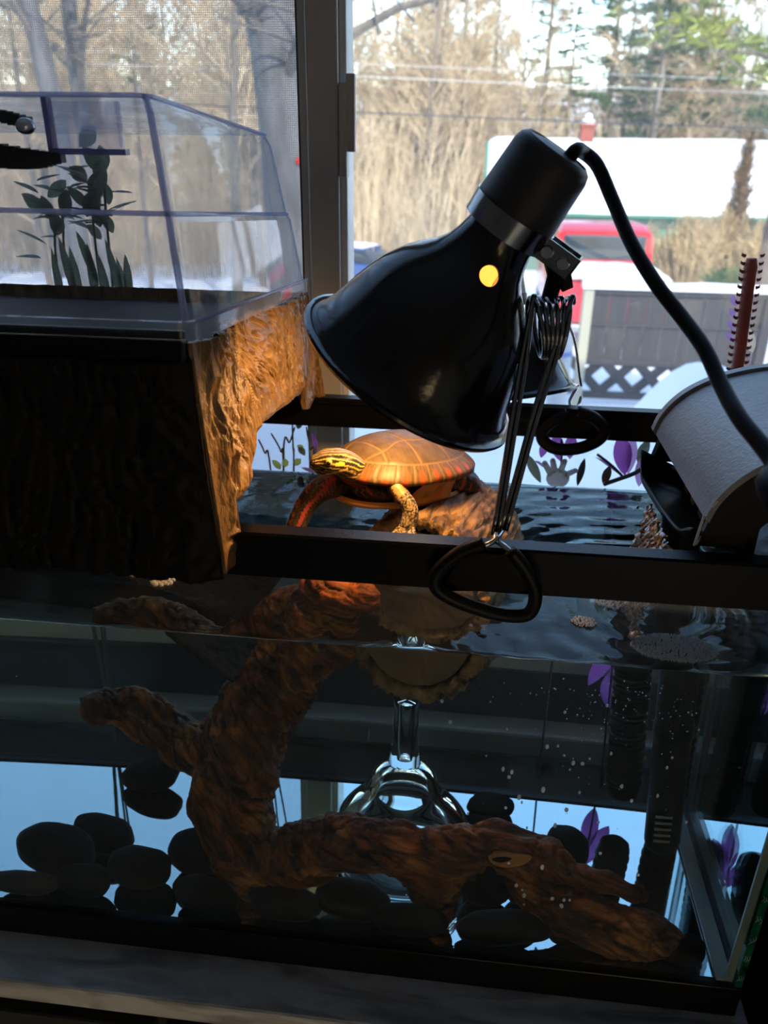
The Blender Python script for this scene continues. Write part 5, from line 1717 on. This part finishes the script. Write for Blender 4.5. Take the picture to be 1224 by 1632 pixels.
# shrubs in front of the house
random.seed(14)
M_tan = mat('dry_shrub', (.50, .37, .20), .8, c2=(.36, .25, .13), sc=3)
def twig_shrub(name, x, y, w_, h, n_, m, label, group=None, cone=False):
    z0 = gz(x, y)
    root = thing(name, (x, y, z0), label, 'shrub', group)
    mb = MB()
    for i in range(n_):
        if cone:
            t_ = random.random()
            rr_ = w_ * (1 - t_) ** .9 * .5
            a = random.uniform(0, 2 * PI)
            b = V((x + math.cos(a) * rr_ * .3, y + math.sin(a) * rr_ * .3, z0 + h * t_ * .92))
            tip = b + V((math.cos(a) * rr_ * .8, math.sin(a) * rr_ * .8, h * .14))
        else:
            a = random.uniform(0, 2 * PI); q = random.random() ** .5
            b = V((x + math.cos(a) * w_ * .18, y + math.sin(a) * w_ * .1, z0))
            tip = V((x + math.cos(a) * w_ * .5 * q, y + math.sin(a) * w_ * .3 * q, z0 + h * random.uniform(.55, 1) * (1.08 - .4 * q * q)))
        m_ = b.lerp(tip, .5) + V((random.gauss(0, .06), random.gauss(0, .06), .1))
        mb.tube([b, m_, tip], [.016, .012, .005], 4, cap=False)
        for k in range(5):
            s_ = m_.lerp(tip, random.random())
            e_ = s_ + V((random.gauss(0, .16), random.gauss(0, .16), random.uniform(.05, .3)))
            mb.tube([s_, e_], [.010, .004], 3, cap=False)
    mb.build('twigs', m, root)
    MB().tube([(x, y, z0 - .1), (x, y, z0 + h * .3)], [.06, .03], 8).build('stem', M_stemd, root)
    return root
for k, (x, y, w_, h) in enumerate(((4.4, 22.5, 2.0, 1.7), (5.3, 22.0, 1.9, 2.2), (6.2, 23.2, 2.2, 2.35), (7.3, 22.4, 2.0, 2.2), (8.2, 23.5, 2.2, 2.3))):
    twig_shrub('dry_shrub', x, y, w_, h, 240, M_tan, '%s tan leafless shrub in the row before the snowy house roof' % ('leftmost', 'second', 'middle', 'fourth', 'rightmost')[k], 'tan shrubs before the house')
twig_shrub('conical_shrub', 6.95, 24.3, 1.15, 4.0, 420, mat('brown_conifer', (.16, .10, .045), .8), 'tall brown conical shrub rising above the tan shrubs', None, True)
twig_shrub('green_shrub', 6.0, 20.2, 1.5, .85, 160, mat('green_shrub', (.07, .12, .04), .8), 'low green shrub in the snow under the tan shrubs')

# trees
M_trunk = mat('grey_bark', (.20, .17, .14), .9, c2=(.13, .11, .09), sc=4, stretch=(4, 4, .8))
M_twig = mat('tan_twigs', (.52, .41, .27), .9, c2=(.37, .28, .18), sc=.8)
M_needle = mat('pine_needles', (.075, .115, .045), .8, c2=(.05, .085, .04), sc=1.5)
M_needle_y = mat('sunlit_pine_needles', (.30, .31, .06), .8, c2=(.13, .19, .06), sc=1.0)  # sunlight on the boughs mixed into the needle colour as yellow
def bare_proto(seed, h, label, group):
    rnd = random.Random(seed)
    root = thing('bare_tree', (0, 0, 0), label, 'tree', group)
    tr_, tw = MB(), MB()
    lean = V((rnd.gauss(0, .03), rnd.gauss(0, .03), 1))
    pts = [V((0, 0, -.5))]
    for i in range(1, 7):
        pts.append(V((lean.x * h * i / 6 + rnd.gauss(0, .10), lean.y * h * i / 6 + rnd.gauss(0, .10), h * i / 6)))
    r0 = h * .0105
    tr_.tube(pts, [r0 * (1 - .15 * i) for i in range(7)], 7, cap=False)
    for i in range(34):
        t_ = rnd.uniform(.16, .98)
        k = min(5, int(t_ * 6)); b = pts[k].lerp(pts[k + 1], t_ * 6 - k)
        a = rnd.uniform(0, 2 * PI); ln_ = h * rnd.uniform(.16, .30) * (1.15 - .7 * t_)
        d = V((math.cos(a), math.sin(a), rnd.uniform(.5, 1.3))).normalized()
        m_ = b + d * ln_ * .5 + V((rnd.gauss(0, .1), rnd.gauss(0, .1), 0)); e_ = m_ + (d + V((0, 0, .35))).normalized() * ln_ * .5
        tw.tube([b, m_, e_], [r0 * .36 * (1.1 - t_), r0 * .24 * (1.1 - t_) + .008, .008], 4, cap=False)
        for j in range(12):
            s_ = b.lerp(m_, rnd.uniform(.4, 1)) if rnd.random() < .4 else m_.lerp(e_, rnd.random())
            d2 = (d + V((rnd.gauss(0, .6), rnd.gauss(0, .6), rnd.gauss(.2, .35)))).normalized()
            l2 = ln_ * rnd.uniform(.2, .42)
            e2 = s_ + d2 * l2
            tw.tube([s_, s_.lerp(e2, .5) + V((0, 0, .03)), e2], [.024, .017, .009], 3, cap=False)
            for q in range(4):
                s3 = s_.lerp(e2, rnd.uniform(.3, 1))
                e3 = s3 + (d2 + V((rnd.gauss(0, .7), rnd.gauss(0, .7), rnd.gauss(.1, .4)))).normalized() * l2 * .55
                tw.tube([s3, e3], [.016, .008], 3, cap=False)
    tr_.build('trunk', M_trunk, root, True, local=True)
    tw.build('branches', M_twig, root, fix=False, local=True)
    return root
def pine_proto(seed, h, label, group, m, dens=1.0, z_from=.12, wid=.22):
    rnd = random.Random(seed)
    root = thing('pine_tree', (0, 0, 0), label, 'tree', group)
    MB().tube([(0, 0, -.5), (.05, 0, h * .5), (0, 0, h)], [h * .014, h * .009, .02], 8).build('trunk', M_trunk, root, True, local=True)
    nd, br_ = MB(), MB()
    for i in range(int(64 * dens)):
        t_ = rnd.uniform(z_from, .99)
        ln_ = h * wid * (1 - t_) ** .75 * rnd.uniform(.7, 1.1) + .15
        a = rnd.uniform(0, 2 * PI)
        b = V((0, 0, h * t_)); d = V((math.cos(a), math.sin(a), rnd.uniform(-.05, .22)))
        e_ = b + d * ln_
        br_.tube([b, b.lerp(e_, .5) + V((0, 0, -.04 * ln_)), e_], [.035, .02, .008], 4, cap=False)
        for j in range(int(16 * dens) + 6):
            s_ = b.lerp(e_, rnd.uniform(.25, 1.03)) + V((rnd.gauss(0, .09 * ln_), rnd.gauss(0, .09 * ln_), rnd.gauss(0, .05)))
            for q in range(7):
                d3 = V((rnd.gauss(0, 1), rnd.gauss(0, 1), rnd.gauss(.3, .6))).normalized()
                l3 = rnd.uniform(.14, .30)
                sd = d3.cross(V((rnd.random(), rnd.random(), .3))).normalized() * .022
                nd.add([s_ - sd, s_ + sd, s_ + d3 * l3], [(0, 1, 2)])
    br_.build('branches', M_trunk, root, fix=False, local=True)
    nd.build('needles', m, root, fix=False, local=True)
    return root
GW = 'bare trees of the wood behind the snowy house'
LB = 'bare tan tree in the wood beyond the yard and the snowy house'
protos = [bare_proto(100 + k, 13 + 1.6 * k, LB, GW) for k in range(5)]
random.seed(77)
first = [True] * 5
spots = []
for i in range(190):
    y = random.uniform(38, 84)
    x = random.uniform(-.78, .72) * y
    if abs(x / y - .10) < .045 and y > 38: continue
    if -1 < x < 16 and 31 < y < 41: continue
    spots.append((x, y))
for i, (x, y) in enumerate(spots):
    k = i % 5
    if first[k]:
        first[k] = False
        protos[k].location = (x, y, gz(x, y))
        protos[k].rotation_euler = (0, 0, random.uniform(0, 6.28))
    else:
        copy_thing(protos[k], (x, y, gz(x, y)), random.uniform(0, 6.28), random.uniform(.55, .95))
# tangle of saplings and brush filling the wood's edge
rnd = random.Random(4)
mb = MB()
def whip(x, y, h, r_):
    b = V((x, y, gz(x, y) - .1))
    k = V((rnd.gauss(0, .12), rnd.gauss(0, .12), 0)) * h
    m_, e_ = b + V((k.x * .35, k.y * .35, h * .55)), b + V((k.x, k.y, h))
    mb.tube([b, m_, e_], [r_, r_ * .8, r_ * .3], 3, cap=False)
    for q in range(3):
        s_ = m_.lerp(e_, rnd.uniform(-.5, .9))
        mb.tube([s_, s_ + V((rnd.gauss(0, .3), rnd.gauss(0, .3), rnd.uniform(.2, .7))) * h * .3], [r_ * .6, r_ * .25], 3, cap=False)
for i in range(9000):
    y = rnd.uniform(31, 62); x = rnd.uniform(-.80, .72) * y
    if x / y > -.02 and y < 41: continue
    whip(x, y, rnd.uniform(1.5, 6.5) * (.55 + y / 80), rnd.uniform(.014, .034))
for i in range(1500):
    y = rnd.uniform(24, 31); x = rnd.uniform(-.80, -.05) * y
    whip(x, y, rnd.uniform(1.0, 3.6), rnd.uniform(.010, .02))
ug = mb.build('undergrowth', M_twig, None, fix=False)
tag(ug, 'tangled tan brush and saplings filling the edge of the wood', 'brush', kind='stuff')
# nearer bare trees on the left, seen through the insect screen
LN = 'slender bare tree standing nearer than the wood at left, behind the insect screen'
for i in range(14):
    y = random.uniform(15, 30); x = -random.uniform(.18, .80) * y
    copy_thing(protos[i % 5], (x, y, gz(x, y)), random.uniform(0, 6.28), random.uniform(.45, .8), LN)['group'] = 'nearer bare trees at left'
PG = 'dark evergreen pines in the wood'
pp1 = pine_proto(5, 15, 'dark green pine standing among the bare trees of the wood', PG, M_needle)
pp1.location = (7.6, 42, gz(7.6, 42))
for x, y, s in ((6.0, 46, 1.05), (10.5, 46, .95), (14.5, 44, 1.15), (17.5, 50, 1.2), (20, 44, .9), (11.5, 60, 1.2), (24, 52, 1.1), (4.9, 56, .8), (-20, 50, .9), (13, 40, 1.0), (16, 42, 1.1), (3.6, 60, 1.0), (9, 52, 1.15)):
    copy_thing(pp1, (x, y, gz(x, y)), x * 1.7, s)
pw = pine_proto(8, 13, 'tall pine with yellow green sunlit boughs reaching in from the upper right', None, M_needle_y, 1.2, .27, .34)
pw.location = (4.75, 14.5, gz(4.75, 14.5))
# two big trunks beyond the screen
def big_trunk(pts, rads, label, extra=None):
    t = thing('old_tree', (pts[0][0], pts[0][1], pts[0][2]), label, 'tree')
    pc = catmull(pts, 6)
    rr_ = np.interp(np.linspace(0, 1, len(pc)), np.linspace(0, 1, len(rads)), rads)
    MB().tube(pc, list(rr_), 14).build('trunk', M_bigbark, t, True)
    mb = MB(); rnd = random.Random(len(pts) * 7 + int(pts[0][0] * 10))
    for k in range(16):
        p_ = pc[int(len(pc) * rnd.uniform(.45, .95))]
        d = V((rnd.gauss(0, 1), rnd.gauss(0, .6), rnd.uniform(.3, 1))).normalized()
        e_ = p_ + d * rnd.uniform(1.2, 2.6)
        mb.tube([p_, p_.lerp(e_, .5) + V((0, 0, .15)), e_], [.06, .04, .015], 6)
        for j in range(6):
            s_ = p_.lerp(e_, rnd.uniform(.3, 1)); mb.tube([s_, s_ + V((rnd.gauss(0, .5), rnd.gauss(0, .4), rnd.uniform(.1, .7)))], [.02, .006], 4)
    mb.build('branches', M_trunk, t)
    return t
M_bigbark = mat('old_grey_bark', (.085, .08, .078), .9, c2=(.16, .155, .155), sc=5, stretch=(2, 2, .5), bump=.6, bsc=12)
bt = big_trunk([(-2.13, 8, -2.4), (-2.16, 8, -1.2), (-2.20, 8, .2), (-2.32, 8.1, 1.3), (-2.55, 8.2, 2.6), (-2.6, 8.3, 5)], [.34, .27, .25, .25, .21, .12], 'thick grey old tree trunk just left of the window mullion')
MB().lathe([(0, 0), (.035, 0), (.035, .012), (0, .012)], frame((-2.02, 7.78, .02), (.3, -.95, 0)), 20).build('red_reflector', M_tail, bt, True, 30)
big_trunk([(-6.5, 12, -2.7), (-6.55, 12, 0), (-6.7, 12, 1.6), (-6.9, 12, 3), (-6.7, 12.2, 6)], [.2, .15, .14, .12, .06], 'dark tree trunk at the upper left edge behind the insect screen')
big_trunk([(-6.55, 12.9, -2.7), (-6.6, 12.9, 0), (-6.55, 12.9, 2.2), (-6.2, 12.9, 5)], [.15, .12, .11, .06], 'thinner pale tree trunk right of the one at the upper left edge')

# overhead wires
M_wire = mat('overhead_wire', (.06, .06, .065), .6)
M_wire_p = mat('pale_wire', (.62, .62, .62), .5)
def wire(a, b, sag, m, label, r):
    a, b = V(a), V(b)
    pts = [a.lerp(b, t_ / 24) + V((0, 0, -sag * math.sin(PI * t_ / 24))) for t_ in range(25)]
    o = MB().tube(pts, r, 6).build('overhead_wire', m, None, True)
    tag(o, label, 'wire', 'overhead wires across the yard')
wire((-17.706, 16.000, 1.216), (11.833, 16.000, 0.302), .10, M_wire, 'lowest and darkest of the overhead wires', .014)
wire((-18.465, 17.000, 1.951), (12.333, 17.000, 0.874), .10, M_wire_p, 'pale overhead wire at the middle height', .007)
wire((-20.438, 19.000, 2.400), (13.675, 19.000, 1.190), .12, M_wire_p, 'topmost pale overhead wire', .006)
